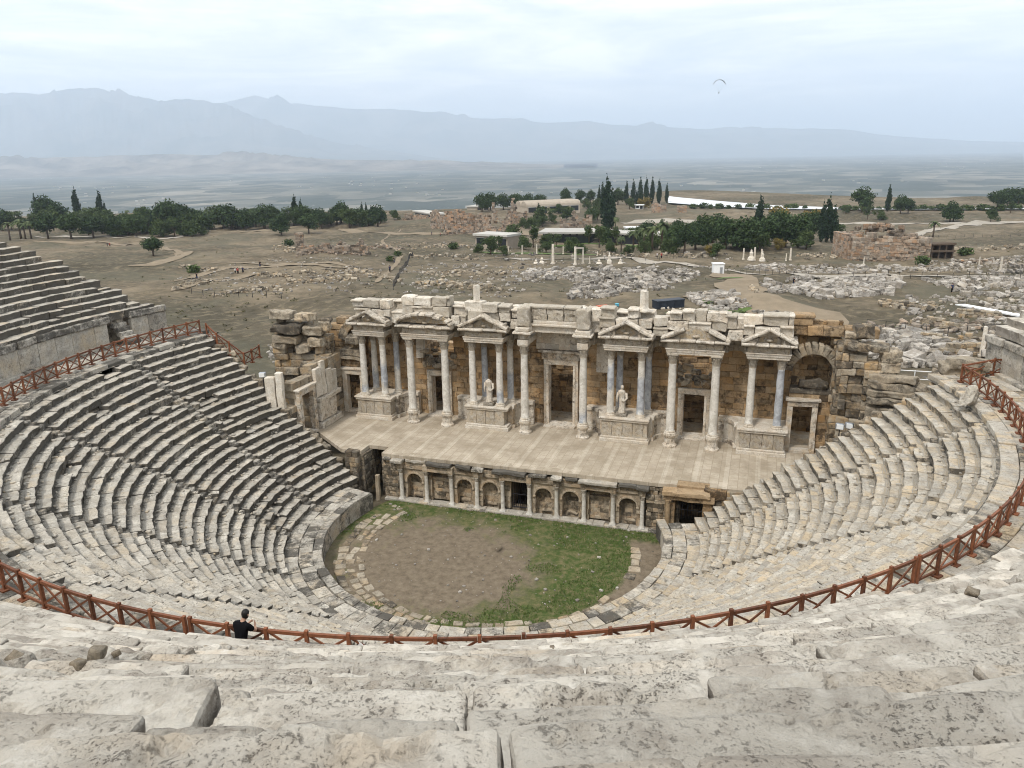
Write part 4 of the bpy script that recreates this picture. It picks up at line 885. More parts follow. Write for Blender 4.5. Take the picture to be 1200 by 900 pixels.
while x < 9.6: w = random.uniform(.8, 1.7); C.append((x+w/2, YF-.05, .08)); S.append((w-.02, .75, .2)); x += w
blocks(mb, C, S, None, (4, 3, 3), .03, .04, 1.6, rc(len(C), .2, .05)); mb.build('plinth', M['seat'], pf)
mb = MB(); C, S = [], []
x = -11.4
while x < 9.7: w = random.uniform(.8, 1.6); C.append((x+w/2, YF+.3, 3.5)); S.append((w-.02, .66, .3)); x += w
blocks(mb, C, S, None, (4, 3, 3), .03, .03, 1.6, rc(len(C), .4, .15)); mb.build('edge_slab', M['stage'], pf)
# end walls of the seating and side passages
def endwall(side, label):
    p = thing('retaining_wall', (side*14, 5.2, 0), label, 'wall'); mb = MB()
    a, b = (13.6, end_b(13.6)+.35), (27.2, end_b(27)+.35)
    ashlar(mb, (CX+side*a[0], a[1]), (CX+side*b[0], b[1]), 0, lambda t: 1.75+(t-.2)*.72, .5, (.6, 1.3), 1.0, .07, .1, .4, .5, [], .08, seed=int(150+side)); 
    mb.build('masonry', M['ruin'], p); mb = MB()
    N = 34; t = np.linspace(.02, .97, N); r = 13.8+13*t
    blocks(mb, np.c_[CX+side*r*.99, end_b(r)+.4+rng.normal(0, .2, N), 1.7+9.7*t+rng.normal(0, .12, N)], np.c_[rng.uniform(.5, 1.2, N), rng.uniform(.5, .9, N), rng.uniform(.35, .6, N)], rotz(rng.normal(0, .3, N))@rotxy(rng.normal(0, .1, N), rng.normal(0, .1, N)), (5, 5, 5), .1, .14, 1.4, rc(N, .3+.2*side, .5)); mb.build('coping', M['ruin'], p)
endwall(-1, 'stepped rough end wall of the left seats beside the stage'); endwall(1, 'stepped rough end wall of the right seats beside the stage')
pr = thing('side_entrance', (11.4, 5.2, .8), 'dark barred side entrance below the right corner of the stage', 'doorway')
mb = MB(); bx(mb, 9.7, 10.35, 5., 5.6, 0, 2.5, .03, .06, (.4, .6, .4, 1), 1.5, (4, 4, 8)); bx(mb, 12.15, 12.8, 5.0, 5.6, 1.2, 2.9, .05, .08, (.4, .6, .4, 1), 1.5, (4, 4, 8)); bx(mb, 9.6, 12.9, 4.75, 5.6, 2.72, 3.1, .05, .09, (.6, .2, .5, 1), 1.5, (14, 5, 4)); bx(mb, 9.5, 12.6, 4.6, 5.4, 3.1, 3.42, .05, .1, (.6, .2, .2, 1), 1.5, (14, 5, 4))
bx(mb, 12.2, 13.6, 5.2, 5.9, 2.9, 3.62, .06, .1, (.4, .7, .9, 1), 1.5, (7, 5, 5)); lathe(mb, [(.16, .0), (.15, 1.4), (.2, 1.7), (.24, 1.85)], (9.92, 4.85, .9), 10, (.5, .2, .2, 1)); ashlar(mb, (10.3, 8.6), (13.2, 8.6), 0, 3.4, .5, (.5, .9), .4, .03, .04, .4, .9, seed=160); ashlar(mb, (10.2, 5.6), (10.2, 8.6), 0, 3.4, .5, (.5, .9), .4, .03, .04, .4, .9, seed=161); ashlar(mb, (12.6, 5.6), (12.6, 8.6), 0, 3.4, .5, (.5, .9), .4, .03, .04, .4, .9, seed=162); mb.build('masonry', M['brown'], pr)
mb = MB(); ashlar(mb, (12.7, 5.5), (17.2, 6.1), 0, 3.5, .4, (.5, .9), .5, .05, .07, .6, .3, seed=163); mb.build('side_wall', M['ruin'], pr)
mb = MB(); bx(mb, 10., 13, 5.4, 8.8, 3.42, 3.6, .03, .03); mb.build('ceiling_slab', M['brown'], pr)
mb = MB()
for x in np.linspace(10.6, 12.1, 9): tube(mb, [(x, 5.35, 1.2), (x, 5.35, 2.7)], .018, 5)
for z in (1.9, 2.4): tube(mb, [(10.45, 5.35, z), (12.15, 5.35, z)], .022, 5)
mb.build('grille', M['iron'], pr)
pl = thing('side_entrance', (-12.4, 6.2, 0), 'narrow dark side entrance at the left corner of the stage', 'doorway')
mb = MB(); ashlar(mb, (-13.25, 5.3), (-13.25, 8.), 0, 3.35, .4, (.4, .8), .5, .05, .06, .4, .7, seed=170); ashlar(mb, (-11.5, 5.6), (-11.5, 9), 0, 3.35, .3, (.3, .6), .4, .04, .05, .4, .8, seed=171); ashlar(mb, (-13.2, 9), (-11.5, 9), 0, 3.3, .4, (.4, .8), .4, .04, .05, .4, .9, seed=172); ashlar(mb, (-14.4, 5.2), (-13.3, 5.2), 0, 3.7, .4, (.4, .8), .6, .06, .08, .4, .6, seed=173)
blocks(mb, [(-11.75, 4.9, 1.0)], [(.3, .3, 2.1)], None, (4, 4, 8), .04, .05, 1.6, (.6, .2, .1, 1)); mb.build('masonry', M['ruin'], pl)
# ================================================================== RAILING
def railing(pts, label, loc, name='wooden_railing'):
    t = thing(name, loc, label, 'railing', 'wooden railings')
    for p in pts:
        mb = MB(); bx(mb, p[0]-.052, p[0]+.052, p[1]-.052, p[1]+.052, p[2], p[2]+1.12+random.gauss(0, .012), .01, 0, (random.random(), .5, .5, 1), rz=p[3]); bx(mb, p[0]-.15, p[0]+.15, p[1]-.15, p[1]+.15, p[2]-.02, p[2]+.06, .01, 0, (random.random(), .5, .5, 1), rz=p[3]); mb.build('post', M['wood'], t)
    for p, q in zip(pts, pts[1:]):
        a, b = np.array(p[:3]), np.array(q[:3]); c = (random.random(), .5, .5, 1); d = (b-a)/np.linalg.norm(b-a); a, b = a+d*.064, b-d*.064; z = np.array([0, 0, 1.])
        mb = MB(); beam(mb, a+z*1.0, b+z*1.0, .08, .095, c); mb.build('top_rail', M['wood'], t)
        mb = MB(); beam(mb, a+z*.2, b+z*.2, .05, .08, c); mb.build('bottom_rail', M['wood'], t)
        o = np.cross(d, z)*.024; mb = MB(); beam(mb, a+z*.26+o, b+z*.95+o, .038, .06, c); beam(mb, a+z*.95-o, b+z*.26-o, .038, .06, c); mb.build('cross_brace', M['wood'], t)
    return t
def arcpts(t0, t1, n, r=28.1, z=11.62): return [(*pol(r, t), z, R_(t)) for t in [] ] if 0 else [(CX+r*cos(R_(t)), r*sin(R_(t)), z, R_(t-90)) for t in np.linspace(t0, t1, n)]
railing(arcpts(-194.6, -141, 24)[::-1], 'red brown crossed wooden railing along the top of the left seats', pol(28.1, -170, 11.6))
railing([pol_ for pol_ in [(-27.25, 6.95, 11.4, 0), (-26.2, 6.75, 10.7, 0), (-25.3, 7.0, 10.0, 0), (-24.2, 7.2, 9.1, 0), (-24.25, 8.3, 9.1, 1.57), (-24.6, 9.8, 9.1, 1.57)]], 'red brown wooden railing stepping down beside the left seat ends', (-25.5, 7, 10))
railing(arcpts(-140.6, -88.5, 23), 'red brown crossed wooden railing in the left foreground where the man leans', pol(28.1, -110, 11.6))
railing(arcpts(-88.1, -42.2, 20), 'red brown crossed wooden railing across the middle and right foreground', pol(28.1, -66, 11.6))
railing(arcpts(-41.8, 13.8, 25)+[(28.6, 8.6, 11.62, 0), (29.9, 9.1, 11.62, 0)], 'red brown crossed wooden railing climbing the right edge of the view', pol(28.1, -14, 11.6))
# ---------------- warning signs on the railing
_p = circ_hit(425, 755, 28.2); SG = math.degrees(math.atan2(_p[1], _p[0]-CX))
def sign(th, r, z, w, h, label, ring):
    c = pol(r, th, z); t = thing('warning_sign', tuple(c), label, 'sign'); out = pol(1, th); tg = np.array([-out[1], out[0], 0]); u = np.array([0, 0, 1.])
    mb = MB(); prism(mb, [(-w/2, -h/2), (w/2, -h/2), (w/2, h/2), (-w/2, h/2)], c, tg, u, out*.012); mb.build('board', M['white'], t)
    if ring:
        mb = MB(); n = 24; A = []
        for k in range(n):
            a = 2*PI*k/n
            for rr in (.36*h, .28*h): A.append(c+out*.016+tg*rr*cos(a)+u*rr*sin(a))
        mb.add(A, [[2*k, 2*k+1, (2*k+3) % (2*n), (2*k+2) % (2*n)] for k in range(n)]); beam(mb, c+out*.017-tg*.22*h+u*.22*h, c+out*.017+tg*.22*h-u*.22*h, .03, .004, up=out); mb.build('prohibition_ring', M['red'], t)
        mb = MB(); tube(mb, [c+out*.02-u*.15*h, c+out*.02+u*.06*h], [.03, .035], 6); tube(mb, [c+out*.02+u*.1*h, c+out*.02+u*.17*h], .028, 6); mb.build('walking_figure', M['iron'], t)
    else:
        mb = MB(); prism(mb, [(-w*.42, h*.05), (w*.42, h*.05), (w*.42, h*.36), (-w*.42, h*.36)], c+out*.014, tg, u, out*.003); mb.build('red_panel', M['red'], t)
sign(SG, 28.2, 12.30, .42, .36, 'small white sign with red prohibition ring on the near railing', True)
# ================================================================== PEOPLE
def skin_mesh(name, joints, edges, mat, parent, sub=1, root=0):
    me = bpy.data.meshes.new(name); me.from_pydata([j[0] for j in joints], edges, []); ob = bpy.data.objects.new(name, me); COL.objects.link(ob)
    ob.modifiers.new('s', 'SKIN'); sv = me.skin_vertices[0].data
    for k, j in enumerate(joints):
        r = j[1]; sv[k].radius = r if hasattr(r, '__len__') else (r, r); sv[k].use_root = (k == root)
    if sub: m = ob.modifiers.new('u', 'SUBSURF'); m.levels = m.render_levels = sub
    dg = bpy.context.evaluated_depsgraph_get(); me2 = bpy.data.meshes.new_from_object(ob.evaluated_get(dg)); me2.name = name
    bpy.data.objects.remove(ob); bpy.data.meshes.remove(me); me2.materials.clear(); me2.materials.append(mat); me2.polygons.foreach_set('use_smooth', [True]*len(me2.polygons))
    o2 = bpy.data.objects.new(name, me2); COL.objects.link(o2); o2.parent = parent; return o2
def person(loc, rz, label, shirt, trousers, lean=False, walk=.12, sub=1, group=None):
    p = thing('person', loc, label, 'person', group, rz)       # faces +y
    if lean: hips, chest, neck, head = (0, 0, .93), (0, .10, 1.32), (0, .17, 1.46), (.03, .25, 1.56)
    else: hips, chest, neck, head = (0, 0, .92), (0, .01, 1.33), (0, .02, 1.48), (0, .04, 1.61)
    J = [(hips, (.13, .10)), ((0, .5*chest[1], 1.12), (.125, .095)), (chest, (.15, .10)), (neck, .055), (head, (.078, .09)), ((head[0]+.01, head[1]+.03, head[2]+.10), (.07, .08))]
    E = [(0, 1), (1, 2), (2, 3), (3, 4), (4, 5)]
    for s in (-1, 1):
        k = len(J)
        if lean: el, wr, ha = (s*.27, .30, 1.12), (s*.12, .47, 1.16), (s*.07, .53, 1.20)
        else: el, wr, ha = (s*.24, -.03*s*walk*8, 1.12), (s*.26, .05+.5*walk*s, .90), (s*.26, .07+.6*walk*s, .82)
        J += [((s*.18, chest[1], 1.41), .065), (el, .045), (wr, .032), (ha, (.036, .022))]; E += [(2, k), (k, k+1), (k+1, k+2), (k+2, k+3)]
        if lean:
            for f in range(5):
                d = Vector(ha)-Vector(wr); d.normalize(); o = Vector((0, 0, 1))*(.022*(f-1.5) if f < 4 else .02); L = (.055, .065, .06, .048, .04)[f]; kk = len(J)
                b0 = Vector(ha)+o; J += [(tuple(b0+d*.02), .0095), (tuple(b0+d*(L*.6)+Vector((-s*.01, 0, 0))), .0085), (tuple(b0+d*L+Vector((-s*.025, 0, -.01))), .0075)]; E += [(k+3, kk), (kk, kk+1), (kk+1, kk+2)]
        k = len(J); st = walk*s if not lean else (.05*s)
        J += [((s*.09, 0, .86), .085), ((s*.10, .03+st*.5, .48), .055), ((s*.10, st-.02, .09), .042), ((s*.11, st+.14, .035), .035)]; E += [(0, k), (k, k+1), (k+1, k+2), (k+2, k+3)]
    skin_mesh('body', J, E, M['skin'], p, sub)
    # face: nose, ears, eyes and mouth on the head
    T = [((0, hips[1], .84), (.19, .15)), ((0, .5*chest[1], 1.12), (.185, .145)), ((0, chest[1], 1.33), (.205, .15)), ((0, chest[1]+.03, 1.45), (.115, .09))]; TE = [(0, 1), (1, 2), (2, 3)]
    for s in (-1, 1):
        k = len(T); el = (s*.265, chest[1]+.12, 1.2) if lean else (s*.235, .0, 1.2)
        T += [((s*.19, chest[1], 1.40), .10), (el, .085)]; TE += [(2, k), (k, k+1)]
    skin_mesh('shirt', T, TE, shirt, p, sub)
    Q = [((0, 0, .95), (.17, .13)), ((0, 0, .86), (.17, .14))]; QE = [(0, 1)]
    for s in (-1, 1):
        st = walk*s if not lean else (.05*s); k = len(Q)
        Q += [((s*.092, 0, .76), .105), ((s*.10, .03+st*.5, .48), .078), ((s*.10, st-.02, .10), .06)]; QE += [(1, k), (k, k+1), (k+1, k+2)]
    skin_mesh('trousers', Q, QE, trousers, p, sub)
    hx, hy, hz = head; mb = MB(); prof = [(.012, .155), (.06, .145), (.088, .11), (.1, .06), (.1, .0), (.09, -.05), (.07, -.08)]; V = []; sg = 16
    for r, z in prof:
        for k in range(sg):
            a = 2*PI*k/sg; zz = z+(.075 if (sin(a) > .35 and z < .06) else 0); V.append((hx+r*cos(a), hy+.02+r*1.12*sin(a)-.01, hz+.035+zz))
    mb.add(V, [[i*sg+k, i*sg+(k+1) % sg, (i+1)*sg+(k+1) % sg, (i+1)*sg+k] for i in range(len(prof)-1) for k in range(sg)]+[list(range(sg))])
    ob = mb.build('hair', M['hair'], None, True); ob.parent = p
    if sub:
        for s in (-1, 1):
            mb = MB(); tube(mb, [(s*.112, .13*0+(st), .03) for st in (0, .1)], .001); V = []
            bx(mb, s*.11-.05, s*.11+.05, (.05*s if lean else walk*s)-.08, (.05*s if lean else walk*s)+.19, 0, .09, .035, 0); ob = mb.build('shoe', M['black'], None); ob.parent = p
            mb = MB(); tube(mb, [(hx+s*.098, hy-.01, hz+.03), (hx+s*.112, hy-.02, hz+.06), (hx+s*.1, hy, hz+.085)], [.012, .014, .01], 6); ob = mb.build('ear', M['skin'], None, True); ob.parent = p
            mb = MB(); lathe(mb, [(.002, -.01), (.011, 0), (.002, .01)], (hx+s*.032, hy+.112, hz+.055), 8); ob = mb.build('eye', M['iron'], None, True); ob.parent = p
        mb = MB(); tube(mb, [(hx, hy+.105, hz+.06), (hx, hy+.135, hz+.03), (hx, hy+.11, hz+.022)], [.008, .016, .012], 6); ob = mb.build('nose', M['skin'], None, True); ob.parent = p
        mb = MB(); tube(mb, [(hx-.025, hy+.098, hz-.012), (hx, hy+.112, hz-.014), (hx+.025, hy+.098, hz-.012)], [.004, .007, .004], 5); ob = mb.build('mouth', M['red'], None, True); ob.parent = p
    return p
pp = circ_hit(283, 755, 28.60)
person((pp[0], pp[1], 11.64), math.atan2(-pp[1], -pp[0])-PI/2-.12, 'man in black T-shirt and black trousers leaning on the railing', M['black'], M['black'], True)
# ================================================================== TERRAIN
def ground_z(a, b, detail=True):
    a = np.asarray(a, float); b = np.asarray(b, float)
    dx, dy = a-CAM[0], b-CAM[1]; X = dx*RT[0]+dy*RT[1]; Y = dx*FW[0]+dy*FW[1]
    z = 5.6-.048*Y; z = np.where(Y > 330, -10.24-3.6*(1-np.exp(-(Y-330)/75.)), z); z = np.minimum(z, 2.2)
    edge = 600+18*np.sin(X/70.)+.08*X+190*np.exp(-((X-185)/95.)**2)
    z = z-137*sstep(edge, edge+420, Y)
    r = np.hypot(a-CX, b)
    if detail:
        P = np.stack([a, b, 0*a], -1); k = sstep(70, 110, Y)*(1-sstep(560, 700, Y))
        z = z+k*(fbm(P/34., 4, 31)*2.4+fbm(P/8., 4, 35)*.9)
    hill = 11.1*(1-sstep(8, 19, b))+.5*(fbm(np.stack([a, b, 0*a], -1)/5., 3, 3) if detail else 0)
    z = np.where((b < 19) & (r > 30.5), np.maximum(hill, z), z)
    z = np.where((r <= 30.5) & (b < 16.5), -.7, z); z = np.where((np.abs(a) < 21) & (b < 22) & (b >= 5), np.minimum(z, 2.6), z)
    return z
def at(px, py, t0=62.):
    d = ray(px, py); t = t0*1.02**np.arange(0, 190); P = CAM[None]+d[None]*t[:, None]; gz = ground_z(P[:, 0], P[:, 1]); k = np.where(P[:, 2] < gz)[0]
    if not len(k): k = [len(t)-1]
    lo, hi = t[max(k[0]-1, 0)], t[k[0]]
    tt = np.linspace(lo, hi, 40); P = CAM[None]+d[None]*tt[:, None]; q = np.where(P[:, 2] < ground_z(P[:, 0], P[:, 1]))[0]; q = q[0] if len(q) else 39
    p = P[q]; return np.array([p[0], p[1], float(ground_z(p[0], p[1]))])
def depth(p): return float((np.array(p)-CAM)@(FW*cos(PIT)-np.array([0, 0, sin(PIT)])))
def gridmesh(name, X, Y, zf, mat, kind='structure', smooth=True):
    P = np.array([[vw(x*y if callable(X) else x, y) for x in X] for y in Y]) if 0 else None
    return None
Ys = np.r_[np.linspace(18, 60, 22), 60*(1700/60.)**(np.arange(1, 230)/229.)]; Us = np.linspace(-.95, .95, 230)
XX = Us[None]*Ys[:, None]+0*Us[None]; XX = Us[None]*(Ys[:, None]+30); YY = np.repeat(Ys[:, None], len(Us), 1)
A_ = CAM[0]+XX*RT[0]+YY*FW[0]; B_ = CAM[1]+XX*RT[1]+YY*FW[1]; ZZ = ground_z(A_, B_)
def gq(r, c): 
    i = np.arange((r-1)*c).reshape(r-1, c)[:, :-1].ravel(); return np.stack([i, i+1, i+c+1, i+c], 1)
def ground_mat():
    m, N = newmat('dry_ground'); tc = N('TexCoord').outputs['Object']
    n0 = N.noise(tc, .012, 5, .6); n1 = N.noise(tc, .07, 6, .65); n2 = N.noise(tc, .45, 7, .7); n3 = N.noise(tc, 1.7, 5, .7)
    c = N.mix(N.ramp(n1, (.35, g(0)), (.65, g(1))), (.10, .081, .056, 1), (.235, .188, .128, 1))
    c = N.mix(N.ramp(n0, (.42, g(0)), (.58, g(.85))), c, (.068, .06, .04, 1))
    c = N.mix(N.ramp(n2, (.5, g(0)), (.7, g(.8))), c, (.26, .21, .14, 1)); c = N.mix(N.ramp(n2, (.3, g(.8)), (.44, g(0))), c, (.048, .043, .028, 1))
    c = N.mix(N.ramp(N.noise(tc, .028, 6, .68, .5), (.5, g(0)), (.6, g(.6))), c, (.105, .10, .07, 1))
    c = N.mix(N.ramp(n3, (.66, g(0)), (.74, g(.9))), c, (.33, .31, .275, 1)); c = N.mix(N.ramp(n3, (.27, g(.8)), (.36, g(0))), c, (.045, .048, .026, 1))
    return finish(m, N, c, .95, N.math('ADD', n2, N.math('MULTIPLY', n3, .6)), .9, .5, spec=.1)
M['ground'] = ground_mat()
mb = MB(); mb.add(np.stack([A_, B_, ZZ], -1).reshape(-1, 3), gq(*A_.shape)); tag(mb.build('ground', M['ground'], None, True), kind='structure')
def valley_mat():
    m, N = newmat('valley_fields'); tc = N('TexCoord').outputs['Object']
    vo = N('TexVoronoi'); mp = N('Mapping'); N.put(mp.inputs[0], tc); mp.inputs['Scale'].default_value = (1/150., 1/240., 1); mp.inputs['Rotation'].default_value = (0, 0, .5)
    N.put(vo.inputs['Vector'], mp); vo.inputs['Scale'].default_value = 1.; sp = N('SeparateColor'); N.put(sp.inputs[0], vo.outputs['Color'])
    n = N.noise(tc, .0006, 6, .65); n2 = N.noise(tc, .006, 5, .7)
    c = N.ramp(sp.outputs[0], (0, (.055, .068, .062)), (.35, (.085, .096, .083)), (.6, (.15, .147, .125)), (1, (.24, .225, .19)))
    c = N.mix(N.ramp(n, (.4, g(0)), (.6, g(.75))), c, (.05, .064, .056, 1)); c = N.mix(N.ramp(n2, (.3, g(.7)), (.48, g(0))), c, (.045, .06, .05, 1))
    c = N.mix(N.ramp(N.noise(tc, .02, 4, .7), (.64, g(0)), (.70, g(.8))), c, (.45, .42, .38, 1))
    return finish(m, N, c, .95, spec=.05)
M['valley'] = valley_mat()
Yv = 640*(60000/640.)**(np.arange(80)/79.); Uv = np.linspace(-1.1, 1.1, 60)
XX = Uv[None]*Yv[:, None]; YY = np.repeat(Yv[:, None], 60, 1); A_ = CAM[0]+XX*RT[0]+YY*FW[0]; B_ = CAM[1]+XX*RT[1]+YY*FW[1]
mb = MB(); mb.add(np.stack([A_, B_, 0*A_-149.], -1).reshape(-1, 3), gq(80, 60)); tag(mb.build('valley_plain', M['valley']), kind='structure')
# ---------------- mountains: skyline heights read at true distance, with ridges and depth
def range_(name, sky, dist, depth_, base, mat, rough=1., base_y=None, nu=260, nv=26, seed=0):
    px = np.array([p[0] for p in sky], float); py = np.array([p[1] for p in sky], float)
    xs = np.linspace(px[0], px[-1], nu); ys = np.interp(xs, px, py); V = []
    for j in range(nv):
        t = j/(nv-1); 
        for x, y in zip(xs, ys):
            d = ray(x, y); D = dist+depth_*(t-.55); k = D/(d@FW); P = CAM+d*k
            top = CAM[2]+d[2]*(dist/(d@FW)); h = top-base
            prof = (t/.55 if t < .55 else 1-(t-.55)/.45*.6); prof = prof**1.25
            nz = float(0); V.append((P[0], P[1], base+max(h, 0)*prof))
    V = np.array(V); n = fbm(V*np.array([1, 1, 0])/(dist*.035), 5, seed+41); n2 = fbm(V*np.array([1, 1, 0])/(dist*.012), 4, seed+51)
    T_ = np.repeat(np.arange(nv)/(nv-1), nu); w = np.clip(1-np.abs(T_-.55)*2.1, 0, 1)
    hh = V[:, 2]-base; V[:, 2] += hh*(n*.5+n2*.22)*rough*np.where(T_ < .52, 1, np.where(T_ > .6, 0.4, .10))*np.clip(T_*6, 0, 1)-np.where(T_ > .6, hh*.15, 0)
    mb = MB(); mb.add(V, gq(nv, nu)); return tag(mb.build(name, mat, None, True), kind='structure')
def mtn_mat(name, a, b, s):
    m, N = newmat(name); tc = N('TexCoord').outputs['Object']; n = N.noise(tc, s, 8, .65); return finish(m, N, N.mix(N.ramp(n, (.38, g(0)), (.62, g(1))), (*a, 1), (*b, 1)), 1., spec=0.)
M['mtn'] = mtn_mat('mountain_slope', (.035, .048, .034), (.12, .11, .085), .0009); M['hills'] = mtn_mat('bare_foothills', (.07, .065, .05), (.23, .195, .155), .0022)
range_('mountain_range', [(-150, 116), (-40, 110), (0, 107), (50, 106), (75, 104), (100, 102), (115, 101), (135, 106), (160, 114), (190, 116), (205, 114), (240, 118), (262, 121), (300, 136), (340, 152), (400, 168), (480, 180), (560, 192)], 21000, 9000, -149, M['mtn'], seed=1)
range_('far_mountain_range', [(120, 160), (200, 134), (265, 117), (285, 112), (300, 110), (315, 114), (330, 119), (360, 121), (400, 125), (420, 127), (460, 127), (500, 131), (520, 130), (540, 135), (575, 139), (600, 139), (640, 143), (690, 141), (720, 145), (760, 147), (830, 151), (860, 148), (890, 150), (950, 150), (990, 151), (1030, 157), (1060, 160), (1100, 162), (1140, 165), (1200, 166), (1330, 164)], 26500, 9000, -149, M['mtn'], .8, seed=6)
range_('foothills', [(-150, 186), (0, 185), (60, 184), (120, 183), (190, 180), (260, 181), (330, 183), (400, 187), (470, 188), (560, 190), (640, 193), (700, 197)], 11500, 3600, -149, M['hills'], 1.4, seed=9, nv=30)
mb = MB(); C = []
for k in range(130):
    if k % 4 == 0: cu, cy = random.uniform(-.75, .75), 3200*(4.2**random.random())
    C.append((*vw((cu+random.gauss(0, .035))*cy, cy*(1+random.gauss(0, .03))), -146))
N = len(C); blocks(mb, C, np.c_[rng.uniform(6, 16, N), rng.uniform(6, 14, N), rng.uniform(3, 7, N)], rotz(rng.uniform(0, 3, N)), (1, 1, 1), 0, 0)
tag(mb.build('distant_village', M['roof']), 'pale scattered houses of distant villages on the hazy plain', 'village', kind='stuff')
# ---------------- paths
def ribbon(name, pix, w, mat, lift=.18, kind='structure', taper=None):
    Q = [at(*p) for p in pix]; Q = [np.array(q[:2]) for q in Q]; P = []
    for i in range(len(Q)-1):
        p0, p1, p2, p3 = Q[max(i-1, 0)], Q[i], Q[i+1], Q[min(i+2, len(Q)-1)]; n = max(3, int(np.hypot(*(p2-p1))/3.5))
        for t in np.arange(n)/n: P.append(.5*((2*p1)+(p2-p0)*t+(2*p0-5*p1+4*p2-p3)*t*t+(3*p1-p0-3*p2+p3)*t**3))
    P.append(Q[-1]); P = np.array(P); D = np.gradient(P, axis=0); D /= np.maximum(np.linalg.norm(D, axis=1, keepdims=True), 1e-6); Nn = np.c_[-D[:, 1], D[:, 0]]
    ws = np.linspace(w, taper or w, len(P))*.8*(1+.7*np.array([fb1(i*.45, len(P)) for i in range(len(P))]))*np.clip(np.minimum(np.arange(len(P))+1, len(P)-np.arange(len(P)))/4., .15, 1); m = 5; V = []
    for i in range(len(P)):
        for j in range(m): q = P[i]+Nn[i]*ws[i]*(j/(m-1)-.5); V.append((q[0], q[1], 0))
    V = np.array(V); V[:, 2] = ground_z(V[:, 0], V[:, 1])+lift; mb = MB(); mb.add(V, gq(len(P), m)); return tag(mb.build(name, mat, None, True), kind=kind)
M['path'] = flat('trodden_earth', (.23, .185, .13), .95, 0, .28, .35, .1, .05); M['gravel'] = flat('pale_gravel', (.34, .305, .255), .95, 0, .25, .4, .05, .05)
for nm, pts, w in (('path', [(40, 283), (110, 284), (180, 287), (215, 296), (190, 307), (150, 312)], 5), ('path', [(205, 330), (250, 318), (300, 314), (345, 311), (410, 313)], 4.5), ('path', [(250, 309), (320, 311), (410, 316)], 3), ('path', [(400, 268), (450, 273), (520, 274), (580, 272), (650, 276)], 11),
                   ('path', [(200, 342), (280, 326), (330, 318)], 3), ('path', [(440, 332), (455, 320), (470, 300), (448, 284), (470, 268)], 1.4), ('track', [(985, 392), (950, 372), (890, 352), (868, 340), (868, 328), (840, 318)], 11), ('track', [(965, 386), (905, 366), (858, 352), (800, 348)], 5), ('path', [(280, 272), (330, 268), (380, 262)], 9)):
    ribbon(nm, pts, w, M['path'])
for nm, pts, w in (('boardwalk', [(868, 320), (930, 321), (1000, 323), (1080, 324), (1190, 325)], 3.4), ('path', [(560, 305), (640, 305), (720, 303), (800, 309), (868, 320)], 4), ('path', [(40, 277), (120, 277), (200, 279), (240, 270), (262, 266)], 5), ('path', [(980, 262), (1060, 263), (1130, 262), (1200, 260)], 14), ('path', [(1065, 278), (1110, 268), (1150, 262)], 6), ('path', [(730, 262), (790, 258), (850, 262)], 26)): ribbon(nm, pts, w, M['gravel'], .2)
def strip(name, up, lo, mat, lift=.3):
    V = []; n = 40
    for i in range(n):
        x = up[0][0]+(up[-1][0]-up[0][0])*i/(n-1); yu = np.interp(x, [p[0] for p in up], [p[1] for p in up]); yl = np.interp(x, [p[0] for p in lo], [p[1] for p in lo])
        a, b = at(x, yu)[:2], at(x, yl)[:2]
        for j in range(8): q = a+(b-a)*j/7; V.append((q[0], q[1], 0))
    V = np.array(V); V[:, 2] = ground_z(V[:, 0], V[:, 1])+lift; mb = MB(); mb.add(V, gq(n, 8)); return tag(mb.build(name, mat, None, True), kind='structure')
strip('travertine_terrace', [(783, 231), (800, 233), (850, 237.5), (905, 242), (1000, 245.4), (1230, 245.4)], [(783, 239), (830, 243), (880, 245.5), (905, 246.5), (1000, 247), (1230, 246.8)], M['trav'], .9)
for pts, w in (([(780, 368), (830, 366), (880, 362)], 4), ([(985, 347), (1030, 340)], 5), ([(1010, 383), (1060, 385)], 3), ([(840, 328), (870, 326)], 4), ([(560, 296), (640, 298), (700, 299)], 6), ([(640, 290), (720, 287), (760, 290)], 9)): ribbon('lawn', pts, w, M['grassb'], .22)
# ================================================================== VEGETATION
def crown(mb, lobes, n, size, flatz=1., seed=0):
    r = np.random.default_rng(seed); tot = sum(l[3]*l[4]*l[5] for l in lobes); V = []; C = []
    for (x, y, z, a, b, c) in lobes:
        k = int(n*(a*b*c)/tot); d = r.normal(size=(k, 3)); d /= np.linalg.norm(d, axis=1, keepdims=True); rad = r.random(k)**.45
        p = d*rad[:, None]*np.array([a, b, c])*(1+.22*fbm(d*2.2+seed, 3, 3))[:, None]+np.array([x, y, z])
        u = r.normal(size=(k, 3)); u[:, 2] *= flatz; u /= np.linalg.norm(u, axis=1, keepdims=True); w = np.cross(u, r.normal(size=(k, 3))); w /= np.linalg.norm(w, axis=1, keepdims=True)
        s = size*r.uniform(.5, 1.3, (k, 1)); q = np.stack([p-u*s, p+w*s*.6, p+u*s, p-w*s*.6], 1); V.append(q.reshape(-1, 3)); cc = r.random(k)
        C.append(np.repeat(np.c_[cc, cc, cc, np.ones(k)], 4, 0))
    V = np.concatenate(V); mb.add(V, np.arange(len(V)).reshape(-1, 4), np.concatenate(C))
